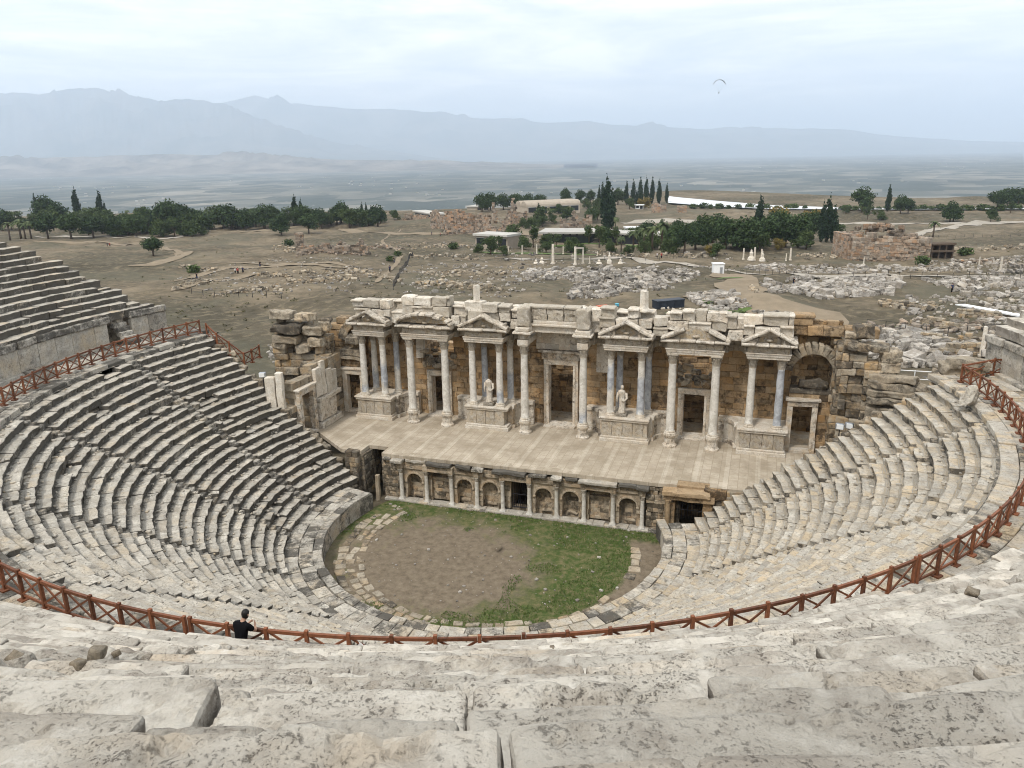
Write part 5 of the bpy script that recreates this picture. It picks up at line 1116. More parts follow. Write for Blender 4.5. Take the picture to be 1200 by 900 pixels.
def proto_tree(name, kind, mat, seed):
    t = thing(name, (0, 0, 0), name, 'tree'); r = random.Random(seed); mb = MB()
    if kind == 'pine':
        tube(mb, [(0, 0, -.3), (.1, 0, 2.2), (.0, .15, 4.2), (.1, .1, 6)], [.34, .27, .2, .08], 7)
        for k in range(6): a = k*1.05+r.random(); tube(mb, [(.05, .05, 3+.3*k*.5), (1.4*cos(a), 1.4*sin(a), 4.6+.2*k), (2.3*cos(a), 2.3*sin(a), 5.4)], [.12, .08, .03], 5)
        lobes = [(2.2*cos(k*1.0+seed)*r.uniform(.5, 1.1), 2.2*sin(k*1.0+seed)*r.uniform(.5, 1.1), r.uniform(2.6, 6.0), r.uniform(1.7, 2.5), r.uniform(1.7, 2.5), r.uniform(1.2, 1.8)) for k in range(12)]+[(0, 0, 6.4, 2.2, 2.2, 1.7), (0, 0, 4.2, 2.6, 2.6, 1.8)]; n, s, f = 2600, .36, .9
    elif kind == 'cypress':
        tube(mb, [(0, 0, -.3), (0, 0, 3), (0, 0, 9)], [.25, .2, .04], 6); lobes = [(r.gauss(0, .15), r.gauss(0, .15), z, w, w, 1.3) for z, w in ((1.4, .8), (2.4, 1.2), (3.6, 1.4), (4.8, 1.4), (6, 1.25), (7.2, 1.05), (8.4, .75), (9.5, .42), (10.3, .2))]; n, s, f = 1700, .30, 2.
    elif kind == 'broad':
        tube(mb, [(0, 0, -.3), (.1, .1, 1.8), (0, .2, 4)], [.28, .22, .08], 7)
        for k in range(5): a = k*1.25; tube(mb, [(.05, .1, 1.7), (cos(a), sin(a), 3), (1.7*cos(a), 1.7*sin(a), 4.2)], [.13, .09, .03], 5)
        lobes = [(r.gauss(0, 1.3), r.gauss(0, 1.3), r.uniform(1.3, 5.4), r.uniform(1.3, 2.1), r.uniform(1.3, 2.1), r.uniform(1.1, 1.6)) for k in range(13)]; n, s, f = 2100, .32, 1.
    elif kind == 'sparse':
        tube(mb, [(0, 0, -.3), (.1, .1, 2.5), (0, .1, 6)], [.2, .15, .05], 6)
        for k in range(7): a = k*1.3; tube(mb, [(.05, .1, 1.5+.5*k), (.8*cos(a), .8*sin(a), 2.5+.5*k), (1.4*cos(a), 1.4*sin(a), 3.4+.5*k)], [.07, .05, .02], 4)
        lobes = [(r.gauss(0, .8), r.gauss(0, .8), r.uniform(2.6, 6.6), r.uniform(.7, 1.3), r.uniform(.7, 1.3), r.uniform(.7, 1.2)) for k in range(10)]; n, s, f = 700, .30, 1.
    elif kind == 'bush': tube(mb, [(0, 0, -.1), (0, 0, .6)], .06, 5); lobes = [(r.gauss(0, .5), r.gauss(0, .5), .5, .7, .7, .55) for k in range(4)]; n, s, f = 260, .2, 1.
    tr = mb.build('trunk', M['bark'], t, True)
    if kind == 'palm': return t
    mb = MB(); crown(mb, lobes, n, s, f, seed); mb.build('crown', M[mat], t); return t
def proto_palm(seed, h, trunk=True):
    t = thing('palm_tree', (0, 0, 0), 'palm', 'tree'); r = random.Random(seed); mb = MB()
    tube(mb, [(0, 0, -.3), (.05, 0, h*.5), (0, 0, h)], [.3, .24, .22], 8); mb.build('trunk', M['bark'], t, True); mb = MB()
    for k in range(34):
        a = r.uniform(0, 2*PI); e = r.uniform(-.5, 1.3); L = r.uniform(1.5, 2.2); u = np.array([cos(a), sin(a), 0]); w = np.array([-sin(a), cos(a), 0]); pr_ = None; c = r.random(); V = []
        for j in range(7):
            s = j/6; p = u*(L*s*cos(e*.9)+.1)+np.array([0, 0, h+L*(sin(e)*s-.75*s*s)]); ww = .34*sin(PI*min(1, s*.85+.12)); V += [p-w*ww-np.array([0, 0, .12*s]), p, p+w*ww-np.array([0, 0, .12*s])]
        mb.add(V, [[3*j+q, 3*j+q+1, 3*j+q+4, 3*j+q+3] for j in range(6) for q in (0, 1)], (c, c, c, 1))
    mb.build('crown', M['palm'], t); return t
PR = {'pine': [proto_tree('pine_tree', 'pine', 'pine', s) for s in (1, 2, 3)], 'cypress': [proto_tree('cypress_tree', 'cypress', 'cyp', s) for s in (4, 5)], 'broad': [proto_tree('broadleaf_tree', 'broad', 'broad', s) for s in (6, 7, 8)],
      'sparse': [proto_tree('slender_tree', 'sparse', 'broad', s) for s in (9, 10)], 'autumn': [proto_tree('yellowing_tree', 'broad', 'autumn', 12)], 'palm': [proto_palm(13, 5.2), proto_palm(14, 7.)], 'bush': [proto_tree('shrub', 'bush', 'broad', 15)], 'low': [proto_palm(16, .5)]}
HT = {'pine': 8.2, 'cypress': 10.6, 'broad': 6.8, 'sparse': 7.6, 'autumn': 6.6, 'palm': 7., 'bush': 1.1, 'low': 2.2}
T_LEFT = [('cypress', 45, 259, 27), ('cypress', 92, 257, 32), ('cypress', 120, 258, 30), ('cypress', 347, 262, 32), ('cypress', 354, 262, 27), ('cypress', 180, 276, 24), ('cypress', 125, 259, 20), ('cypress', 405, 258, 22), ('cypress', 430, 259, 21), ('cypress', 425, 260, 22), ('cypress', 436, 260, 19),
  ('pine', 3, 270, 22), ('pine', 57, 280, 27), ('pine', 84, 280, 28), ('pine', 70, 265, 25), ('pine', 110, 279, 24), ('pine', 140, 277, 24), ('pine', 160, 278, 25), ('broad', 150, 276, 22), ('pine', 172, 268, 24), ('pine', 200, 272, 36), ('pine', 212, 270, 30), ('broad', 220, 276, 26), ('broad', 205, 278, 24), ('broad', 190, 278, 22), ('broad', 130, 277, 20), ('pine', 228, 270, 24), ('pine', 240, 272, 22), ('broad', 236, 275, 14), ('pine', 55, 262, 29), ('broad', 120, 268, 24),
  ('pine', 262, 268, 27), ('pine', 272, 270, 30), ('pine', 288, 270, 24), ('pine', 310, 268, 28), ('broad', 300, 266, 22), ('pine', 330, 276, 27), ('pine', 362, 274, 24), ('pine', 376, 264, 20), ('pine', 395, 263, 22), ('broad', 412, 264, 18), ('pine', 400, 262, 26), ('broad', 446, 262, 18), ('pine', 320, 264, 24), ('broad', 462, 258, 13), ('sparse', 169, 262, 22), ('palm', 16, 263, 16), ('palm', 25, 280, 24), ('palm', 37, 280, 22), ('palm', 12, 281, 22), ('palm', 30, 280, 20), ('palm', 101, 256, 14), ('palm', 109, 256, 13), ('palm', 182, 258, 14), ('palm', 243, 258, 14), ('palm', 48, 256, 12), ('palm', 160, 257, 12), ('palm', 150, 256, 11), ('pine', 180, 300, 22)]
T_LEFT += [('broad', x, 277-random.random()*8, random.uniform(15, 24)) for x in range(104, 246, 8)]+[('pine' if k % 2 else 'broad', x, 268-random.random()*6, random.uniform(16, 26)) for k, x in enumerate(range(256, 448, 11))]+[('broad', x, 270-random.random()*5, random.uniform(14, 22)) for x in range(2, 100, 12)]
T_MID = [('pine', 575, 247, 22), ('pine', 590, 246, 20), ('pine', 605, 246, 20), ('pine', 620, 246, 20), ('pine', 632, 245, 18), ('pine', 565, 248, 22), ('pine', 663, 238, 18), ('pine', 680, 238, 16), ('pine', 692, 238, 16), ('broad', 650, 242, 10), ('cypress', 711, 276, 66), ('cypress', 717, 268, 46), ('cypress', 706, 244, 30), ('cypress', 702, 244, 26), ('cypress', 712, 243, 32), ('cypress', 734, 240, 27), ('cypress', 742, 240, 28), ('cypress', 750, 240, 31), ('cypress', 757, 240, 31), ('cypress', 764, 240, 31), ('cypress', 772, 240, 29), ('cypress', 781, 238, 22), ('cypress', 746, 243, 20), ('pine', 724, 240, 20), ('broad', 738, 245, 14), ('autumn', 756, 244, 16), ('broad', 631, 263, 22), ('cypress', 631, 262, 24), ('broad', 664, 257, 16), ('broad', 636, 266, 14), ('palm', 721, 272, 22), ('sparse', 702, 290, 32), ('sparse', 625, 290, 30), ('broad', 603, 288, 26), ('broad', 575, 298, 24), ('sparse', 690, 286, 26), ('palm', 728, 296, 24), ('palm', 742, 294, 30), ('palm', 754, 294, 34), ('palm', 764, 294, 36), ('palm', 775, 292, 38), ('sparse', 748, 292, 32), ('broad', 765, 292, 22), ('pine', 802, 296, 36), ('pine', 790, 294, 30), ('pine', 815, 293, 34), ('pine', 828, 292, 30), ('broad', 820, 285, 34), ('broad', 835, 285, 30), ('sparse', 798, 288, 28), ('autumn', 834, 298, 14), ('autumn', 914, 293, 17), ('autumn', 910, 262, 24), ('autumn', 953, 260, 18)]
T_MID += [(kd, x, y, h) for kd, x, y, h in (('broad', 640, 288, 17), ('sparse', 652, 290, 20), ('broad', 672, 290, 14), ('broad', 695, 282, 20), ('pine', 708, 286, 22), ('sparse', 722, 288, 26), ('broad', 612, 266, 12), ('broad', 560, 296, 12), ('sparse', 586, 292, 20), ('broad', 655, 250, 12), ('broad', 700, 258, 14), ('pine', 692, 262, 20), ('broad', 782, 284, 22), ('pine', 795, 280, 24), ('broad', 812, 276, 18), ('pine', 760, 282, 24), ('sparse', 775, 276, 22), ('broad', 742, 284, 18))]+[('broad', x, y, h) for x, y, h in ((590, 300, 14), (612, 292, 18), (640, 296, 14), (668, 296, 16), (682, 298, 14), (716, 296, 18), (736, 300, 14), (756, 298, 20), (784, 298, 24), (840, 300, 16), (620, 268, 14), (648, 262, 12), (688, 244, 12), (700, 246, 14))]
T_RIGHT = [('bush', x, 246.5 if x > 960 else 243.5+(x-760)*.012, 4.5+3*((x*7)%5)/5) for x in list(range(985, 1200, 9))+list(range(800, 950, 11))]+[('cypress', 889, 276, 44), ('cypress', 968, 284, 50), ('cypress', 962, 284, 44), ('cypress', 975, 284, 40), ('pine', 850, 292, 38), ('pine', 870, 294, 40), ('pine', 880, 290, 36), ('pine', 900, 288, 34), ('pine', 920, 290, 36), ('pine', 935, 290, 38), ('broad', 860, 290, 28), ('broad', 890, 294, 24), ('broad', 945, 292, 26), ('pine', 910, 280, 34), ('broad', 925, 278, 28), ('pine', 950, 282, 34), ('broad', 980, 278, 16), ('pine', 840, 280, 30), ('broad', 880, 294, 20),
  ('pine', 1010, 249, 28), ('cypress', 1040, 248, 28), ('pine', 1055, 250, 20), ('pine', 1064, 250, 16), ('broad', 991, 250, 10), ('sparse', 1016, 258, 18), ('broad', 1033, 258, 12), ('pine', 1113, 260, 22), ('pine', 1117, 260, 18), ('broad', 1161, 260, 14), ('pine', 1168, 246, 20), ('pine', 1180, 245, 22), ('pine', 1192, 245, 22), ('pine', 1203, 245, 22), ('sparse', 1184, 250, 14), ('palm', 1093, 279, 22), ('bush', 1085, 310, 10), ('bush', 1128, 300, 9), ('low', 828, 358, 14), ('low', 863, 370, 16), ('bush', 466, 300, 7), ('bush', 455, 306, 7), ('bush', 340, 288, 8), ('bush', 231, 319, 9), ('bush', 530, 292, 8)]
ORD = ['first', 'second', 'third', 'fourth', 'fifth', 'sixth', 'seventh', 'eighth', 'ninth', 'tenth', 'eleventh', 'twelfth', 'thirteenth', 'fourteenth', 'fifteenth', 'sixteenth', 'seventeenth', 'eighteenth', 'nineteenth', 'twentieth', 'twenty first', 'twenty second', 'twenty third', 'twenty fourth', 'twenty fifth', 'twenty sixth', 'twenty seventh', 'twenty eighth', 'twenty ninth', 'thirtieth']
DESC = {'pine': 'round crowned dark pine', 'cypress': 'slim dark pointed cypress', 'broad': 'bushy green broadleaf tree', 'sparse': 'thin open slender tree', 'autumn': 'yellowing round tree', 'palm': 'palm with a ragged tuft', 'bush': 'low green shrub', 'low': 'low spreading palm'}
used = set()
for lst, where, grp in ((T_LEFT, 'far left belt', 'trees of the left belt'), (T_MID, 'middle park', 'trees of the middle park'), (T_RIGHT, 'right group', 'trees on the right')):
    cnt = {}
    for kind, px, py, hp in sorted(lst, key=lambda q: q[1]):
        cnt[kind] = cnt.get(kind, -1)+1; p = at(px, py); dpt = np.linalg.norm(p-CAM); hgt = hp/F*dpt*.98; q = PR[kind]; k = random.randrange(len(q)); s = hgt/HT[kind]
        if kind == 'palm': k = 0
        key = (kind, k); rz = random.uniform(0, 6.28); sx = s*(random.uniform(.85, 1.12) if kind != 'cypress' else random.uniform(.7, 1.0))
        lab = '%s, number %d from the left in the %s' % (DESC[kind], cnt[kind]+1, where)
        if (kind, px) == ('pine', 180): lab = 'lone round green tree beside a path on the bare slope'
        o = q[k] if key not in used else dup(q[k], (0, 0, 0)); used.add(key)
        o.location = (p[0], p[1], p[2]-.15); o.rotation_euler[2] = rz; o.scale = (sx, sx, s); o['label'] = lab; o['group'] = grp
for kind, q in PR.items():
    for k, o in enumerate(q):
        if (kind, k) not in used:
            for c in list(o.children): bpy.data.objects.remove(c)
            bpy.data.objects.remove(o)
# shrubs and tufts over the dry slope
mb = MB(); V = []; Cc = []
R2 = np.random.default_rng(77)
for k in range(2600):
    Y = 80*(5.2**R2.random()); X = R2.uniform(-.72, .72)*Y; x, y = vw(X, Y)
    if y < 24 and abs(x) < 40: continue
    if fb1(x/30., y/30., 0, 2, 61) < .02: continue
    z = float(ground_z(x, y)); s = R2.uniform(.15, .5)
    for j in range(9):
        c = np.array([x, y, z+s*.3])+R2.normal(0, s*.45, 3)*np.array([1, 1, .5]); u = R2.normal(size=3); w = R2.normal(size=3); u *= s*.4/np.linalg.norm(u); w *= s*.3/np.linalg.norm(w); V += [c-u, c+w, c+u, c-w]; t = R2.random(); Cc += [(t, t, t, 1)]*4
mb.add(np.array(V), np.arange(len(V)).reshape(-1, 4), np.array(Cc)); M['scrub'] = leafmat('scrub', (.045, .045, .022), (.13, .12, .06)); tag(mb.build('low_scrub', M['scrub']), 'low dry scrub dotted over the bare slope', 'scrub', kind='stuff')
# ================================================================== FAR RUINS, BUILDINGS, RUBBLE
def mpp(p): return np.linalg.norm(np.array(p)-CAM)/F          # metres per photo pixel at p
def farwall(name, label, x0, x1, y, hp, mat='farruin', cat='ruin', rag=.25, course=.9, thick=1.2, y1=None, warm=.5, li=.4, seed=0, prof=None, fallen=0):
    a, b = at(x0, y), at(x1, y if y1 is None else y1); h = hp*mpp(a)*1.02; z = min(a[2], b[2])-.4
    t = thing(name, (a[0], a[1], z), label, cat); mb = MB()
    f = (lambda s: z+.4+h*(1-rag+rag*fb1(s*.25, seed, 0, 3, seed+5)*1.6)) if prof is None else (lambda s: z+.4+h*prof(s/np.hypot(*(b-a)[:2])))
    ashlar(mb, a[:2], b[:2], z, f, course, (course*1.1, course*2.4), thick, .06, .12, warm, li, [], .08, seed=seed+200); mb.build('masonry', M[mat], t)
    if fallen:
        mb = MB(); N = fallen; s = rng.random(N); c = a[None]+(b-a)[None]*s[:, None]; c[:, :2] += rng.normal(0, 1.6, (N, 2)); c[:, 2] = ground_z(c[:, 0], c[:, 1])+.2
        blocks(mb, c, rng.uniform(.5, 1.3, (N, 3))*[1, 1, .7], rotz(rng.uniform(0, 3, N))@rotxy(rng.normal(0, .3, N), rng.normal(0, .3, N)), (3, 3, 3), .15, .2, .8, rc(N, .3, .5)); mb.build('fallen_blocks', M['farruin'], t)
    return t, a, b, h
farwall('ruined_wall', 'long low ruined wall with a tower stump on the middle slope', 348, 432, 299, 17, rag=.5, course=.7, fallen=60, seed=1, prof=lambda s: (1.5 if s < .12 else .75+.28*fb1(s*14, 2)+(.5 if .88 < s < .93 else 0)))
farwall('ruined_wall', 'low dark ruined terrace wall behind the tower stump ruin', 385, 470, 292, 9, rag=.5, course=.6, fallen=40, seed=2)
farwall('bath_ruin', 'tall brown ruin wall of the far baths', 522, 559, 271, 25, rag=.16, warm=.8, seed=3, fallen=20)
farwall('bath_ruin', 'grey ragged ruin left of the tall brown bath wall', 506, 524, 268, 23, rag=.25, seed=4); farwall('bath_ruin', 'jagged grey ruin right of the tall brown bath wall', 558, 600, 272, 26, rag=.45, seed=5, fallen=30)
farwall('bath_ruin', 'broken wall with high corner beside the vaulted building', 577, 618, 262, 28, rag=.5, seed=6); farwall('bath_ruin', 'low ruined wall running before the baths', 520, 600, 275, 7, rag=.3, seed=7)
farwall('bath_ruin', 'square ruin block in front of the vaulted building', 656, 694, 268, 22, rag=.3, seed=8, warm=.4); farwall('bath_ruin', 'small dark ruin with an opening at the end of the tree belt', 472, 485, 258, 12, rag=.4, seed=9)
farwall('ruined_wall', 'far low wall on the ridge left of the baths', 485, 522, 258, 8, rag=.2, seed=10, warm=.9, li=.1)
tb, a, b, h = farwall('square_ruin', 'big square ruin of tan ashlar blocks at right of the park trees', 997, 1089, 305, 27, 'farruin', course=.75, thick=2, warm=.65, li=.35, seed=11, prof=lambda s: .95+.05*fb1(s*9, 1))
mb = MB(); c0 = at(986, 300); ashlar(mb, c0[:2], a[:2], a[2]-.4, lambda s: a[2]+h*.35+s*.55, .75, (.8, 1.6), 1.5, .06, .12, .8, .2, seed=240); bk = a[:2]+FW[:2]*12
ashlar(mb, a[:2]+[0, .5], bk, a[2]-.4, a[2]+h*.95, .75, (.8, 1.6), 1.5, .06, .12, .8, .3, seed=241)
N = 70; s = rng.random(N); cc = np.c_[(a[:2][None]+(b-a)[None, :2]*s[:, None])+FW[None, :2]*rng.uniform(1, 11, N)[:, None], a[2]+h*.85+h*.55*np.sin(s*PI)**2*rng.random(N)]
blocks(mb, cc, rng.uniform(1, 2.2, (N, 3))*[1, 1, .8], rotz(rng.uniform(0, 3, N)), (3, 3, 3), .2, .3, .6, rc(N, .5, .4)); mb.build('rubble_top', M['farruin'], tb)
mb = MB(); q = at(1100, 303); w = mpp(q); u3 = np.array([RT[0], RT[1], 0]); 
for zz in (8, 15): blocks(mb, [q+[0, 0, zz*w]], [(24*w, 4, .5)], rotz([ANG]), (3, 3, 3), .03, 0)
for k in range(4): blocks(mb, [q+u3*(k-1.5)*7*w+[0, 0, 7*w]], [(.4, 3, 15*w)], rotz([ANG]), (3, 3, 3), .03, 0)
tag(mb.build('shed', M['bark'], None, origin=q), 'dark open sided timber shed beside the square tan ruin', 'shed')
def building(name, label, x0, x1, y, hp, dep, wallm='plaster', roofm='roof', nb=6, over=.6, vault=False, open_=True):
    a, b = at(x0, y), at(x1, y); h = hp*mpp(a); L = np.hypot(*(b-a)[:2]); t = thing(name, tuple(a), label, 'building'); ang = math.atan2(*(b-a)[1::-1]); R = rotz([ang])[0]; o = np.array([a[0], a[1], min(a[2], b[2])-.3])
    def bb(mb, x0_, x1_, y0, y1, z0, z1): blocks(mb, [o+R@np.array([(x0_+x1_)/2, (y0+y1)/2, (z0+z1)/2])], [(x1_-x0_, y1-y0, z1-z0)], R[None], (3, 3, 3), .03, 0, 1, (random.random(), .3, .1, 1))
    hz = h+.3; mb = MB(); bb(mb, 0, L, .6, dep, 0, hz*.86); mb.build('wall', M[wallm], t)
    for k in range(nb):
        mb = MB(); x = L*(k+.5)/nb; bb(mb, x-L/nb*.36, x+L/nb*.36, .52, .64, hz*.12 if k % 2 else hz*.3, hz*.72); w_ = mb.build('window', M['glass'], t); mb = MB(); bb(mb, x-L/nb*.4, x+L/nb*.4, .46, .58, hz*.72+.01, hz*.77); mb.build('lintel', M['roof'], w_)
    mb = MB()
    if vault:
        for s in (0, 1):
            n = 9; V = []
            for e in (-.4, L+.4):
                for i in range(n): tt = PI*i/(n-1); V.append(o+R@np.array([e, .4+dep*(.25+.5*s)-dep*.25*cos(tt), hz*.8+hz*.42*sin(tt)]))
            mb.add(V, [[i, i+1, n+i+1, n+i] for i in range(n-1)]+[list(range(n)), list(range(n, 2*n))])
    else: bb(mb, -over, L+over, -over, dep+over, hz*.86, hz)
    mb.build('roof', M[roofm], t); return t
building('vaulted_building', 'long pale building with twin vaulted stone roof in the park', 618, 680, 250, 13, 18, 'plaster', 'plaster', 5, vault=True)
building('cafe_building', 'low building with wide pale flat roof and dark open front among the trees', 636, 692, 285, 13, 14, 'glass', 'roof', 7, 1.5)
building('flat_building', 'small tan flat roofed house left of the broad pale roof', 556, 594, 291, 17, 9, 'plaster', 'roof', 3, .4)
building('kiosk_building', 'dark long pavilion with white canopy behind the palms', 700, 780, 284, 12, 10, 'glass', 'roof', 8, 1.); building('kiosk_building', 'small white kiosk behind the slender trees', 735, 762, 272, 6, 5, 'white', 'white', 3)
building('kiosk_building', 'white roofed pavilion between the dark pines', 803, 832, 270, 7, 7, 'plaster', 'roof', 3); building('tent_building', 'white tent roof beside the tall brown bath wall', 485, 508, 256, 9, 8, 'plaster', 'roof', 3); building('tent_building', 'white tent roof beyond the jagged grey ruin', 560, 574, 246, 7, 8, 'plaster', 'roof', 2)
for x, w, hp, lab in ((772, 13, 10, 'small tan temple ruin by the white terrace'), (799, 11, 10, 'small square stone gate beside the white terrace'), (750, 9, 5, 'white van shaped cabin by the cypress group')):
    if hp == 5: building('cabin', 'small white cabin in front of the cypress group', x-5, x+4, 245, 5, 3, 'white', 'white', 2)
    else: farwall('small_temple', lab, x-w/2, x+w/2, 249, hp, rag=.15, warm=.9, li=.1, seed=int(x), course=.8, thick=3)
# white kiosk box by the boardwalk
q = at(841, 321); w = mpp(q); t = thing('ticket_booth', tuple(q), 'small white box booth at the start of the boardwalk', 'booth', None, ANG); mb = MB(); bx(mb, -6*w, 6*w, -1, 1, 0, 11*w, .2, 0); o_ = mb.build('cabin', M['white'], None); o_.parent = t; mb = MB(); bx(mb, -6.6*w, 6.6*w, -1.15, 1.15, 11*w+.01, 12.3*w, .1, 0); o_ = mb.build('roof', M['white'], None); o_.parent = t; mb = MB(); bx(mb, 1*w, 4*w, -1.06, -.98, .05, 8*w, .02, 0); o_ = mb.build('door', M['steel'], None); o_.parent = t
# standing columns and white marbles on the excavated street
t0 = None
for k, (x, y, hp) in enumerate([(580, 297, 9), (596, 298, 9), (612, 298, 10), (629, 298, 11), (648, 309, 22), (674, 310, 20), (683, 309, 17), (700, 300, 5), (660, 298, 9), (871, 304, 12), (884, 305, 14), (892, 306, 13), (926, 305, 13), (921, 306, 8), (1012, 310, 8), (1172, 318, 14), (1147, 312, 9), (1150, 418, 30), (1028, 318, 6), (691, 309, 8)]):
    p = at(x, y); h = hp*mpp(p)*1.02; r = max(.18, min(.42, h*.075)); c = thing('standing_column', tuple(p), 'standing pale column stump, %s from the left on the excavated ground' % ORD[k] if 0 else 'standing pale column stump, %s counted from the left among the ruins' % ORD[sorted([580, 596, 612, 629, 648, 674, 683, 700, 660, 871, 884, 892, 926, 921, 1012, 1172, 1147, 1150, 1028, 691]).index(x)], 'column', 'standing columns behind the stage')
    mb = MB(); lathe(mb, [(r, .25), (r*.95, h*.5), (r*.85, h)], p, 10, (random.random(), .2, .1, 1), .05); mb.build('shaft', M['marble'], c); mb = MB(); bx(mb, p[0]-r*1.4, p[0]+r*1.4, p[1]-r*1.4, p[1]+r*1.4, p[2]-.3, p[2]+.26, .05, .03); mb.build('base', M['marble'], c)
p1, p2 = at(674, 310), at(683, 309); mb = MB(); h = 19*mpp(p1); beam(mb, p1+[0, 0, h], p2+[0, 0, h*.95], .6, .5); tag(mb.build('lintel_beam', M['marble'], None, origin=p1+[0, 0, h]), 'pale stone beam resting on two standing columns', 'beam')
for k, (x, y, hp, w) in enumerate([(714, 309, 13, 6), (702, 309, 5, 7), (727, 309, 6, 6), (635, 309, 8, 7), (628, 309, 5, 6), (880, 305, 12, 8), (893, 306, 11, 7)]):
    p = at(x, y); h = hp*mpp(p); ww = w*mpp(p); mb = MB(); lathe(mb, [(ww*.5, 0), (ww*.42, h*.25), (ww*.22, h*.4), (ww*.26, h*.7), (ww*.12, h*.8), (ww*.14, h*.92), (.02, h)], p, 8, (.8, .1, 0, 1), .1)
    tag(mb.build('marble_block', M['marble'], None, origin=p), 'pale upright marble piece standing in the ruins, %s from the left' % ORD[sorted([714, 702, 727, 635, 628, 880, 893]).index(x)], 'marble', 'upright marbles in the ruins')
def rubble(label, poly, n, smin, smax, mat='rubble', warm=.2, li=.15, flat_=.6, heap=0., seed=0):
    P = np.array([at(*p)[:2] for p in poly]); r = np.random.default_rng(seed+500); lo, hi = P.min(0), P.max(0); out = []
    n = int(n*.8)
    while len(out) < n:
        q = r.uniform(lo, hi); ins = False; j = len(P)-1
        for i in range(len(P)):
            if (P[i, 1] > q[1]) != (P[j, 1] > q[1]) and q[0] < (P[j, 0]-P[i, 0])*(q[1]-P[i, 1])/(P[j, 1]-P[i, 1])+P[i, 0]: ins = not ins
            j = i
        if ins and r.random() < .45+1.1*(fb1(q[0]/4., q[1]/4., seed)+.1): out.append(q)
        elif ins and r.random() < .12: out.append(q)
    Q = np.array(out); n = len(Q); s = smin*.7+(smax*1.15-smin)*r.random((n, 1))**3.*np.array([[1, 1, 1]])*r.uniform(.6, 1.3, (n, 3))*[1.25, .9, flat_]+smin*.4
    z = ground_z(Q[:, 0], Q[:, 1])+s[:, 2]*.18+heap*r.random(n)**2; mb = MB()
    blocks(mb, np.c_[Q, z], s, rotz(r.uniform(0, 3.1, n))@rotxy(r.normal(0, .22, n), r.normal(0, .22, n)), (3, 3, 3), .09, .14, 1.1, np.c_[r.random(n), np.clip(r.normal(warm, .2, n), 0, 1), np.clip(r.normal(li, .25, n), 0, 1), np.ones(n)], seed=seed)
    return tag(mb.build('rubble_field', M[mat]), label, 'rubble', kind='stuff')
rubble('field of white laid out stones by the boardwalk', [(890, 329), (1050, 328), (1056, 335), (1045, 347), (960, 350), (905, 344)], 900, .35, 1.5, heap=.3, seed=1)
rubble('field of pale stones at the far right beyond the boardwalk', [(1080, 328), (1200, 325), (1260, 330), (1250, 352), (1120, 342)], 600, .35, 1.4, seed=2)
rubble('long band of grey rubble behind the stage building', [(610, 318), (700, 315), (800, 316), (822, 322), (800, 331), (700, 330), (620, 329)], 900, .35, 1.6, li=.3, seed=3)
rubble('heap of grey stones sloping down behind the facade', [(680, 332), (760, 332), (790, 338), (740, 344), (690, 352), (660, 350)], 700, .3, 1.3, li=.4, seed=4)
rubble('white stones piled beside the earth track', [(803, 345), (850, 342), (868, 352), (880, 360), (840, 366), (812, 356)], 420, .35, 1.2, heap=.3, seed=5)
rubble('pale stones just beyond the right end of the facade', [(875, 366), (930, 368), (940, 374), (880, 374)], 200, .3, .9, seed=6)
rubble('jumbled pale slabs behind the right seats', [(1015, 388), (1060, 386), (1130, 400), (1165, 415), (1120, 432), (1060, 430), (1020, 420)], 430, .35, 1.7, flat_=.5, heap=.5, seed=7)
rubble('low pale rubble along the fence right of the square ruin', [(870, 312), (1000, 311), (1100, 312), (1100, 318), (880, 320)], 700, .3, 1.2, warm=.4, seed=8)
rubble('scattered stones over the right hand ruins', [(1080, 306), (1200, 300), (1230, 320), (1100, 320)], 420, .3, 1.2, warm=.5, seed=9)
rubble('loose stones scattered over the dark slope behind the facade', [(470, 312), (620, 310), (640, 330), (600, 352), (470, 348)], 620, .2, .8, li=.4, seed=10)
rubble('loose stones scattered over the left slope', [(205, 325), (330, 300), (460, 310), (430, 345), (320, 352), (250, 345)], 620, .2, .7, li=.4, seed=11)
rubble('rubble round the low right hand walls', [(1050, 350), (1220, 340), (1230, 400), (1080, 392)], 420, .3, 1.2, warm=.5, li=.3, seed=12)
rubble('small rubble on the ground left of the ruined pier', [(312, 405), (330, 400), (338, 425), (318, 430)], 60, .2, .6, seed=13)
rubble('sparse stones over the middle ground between the paths', [(520, 282), (860, 300), (860, 320), (520, 312)], 420, .25, 1.0, li=.3, seed=14)
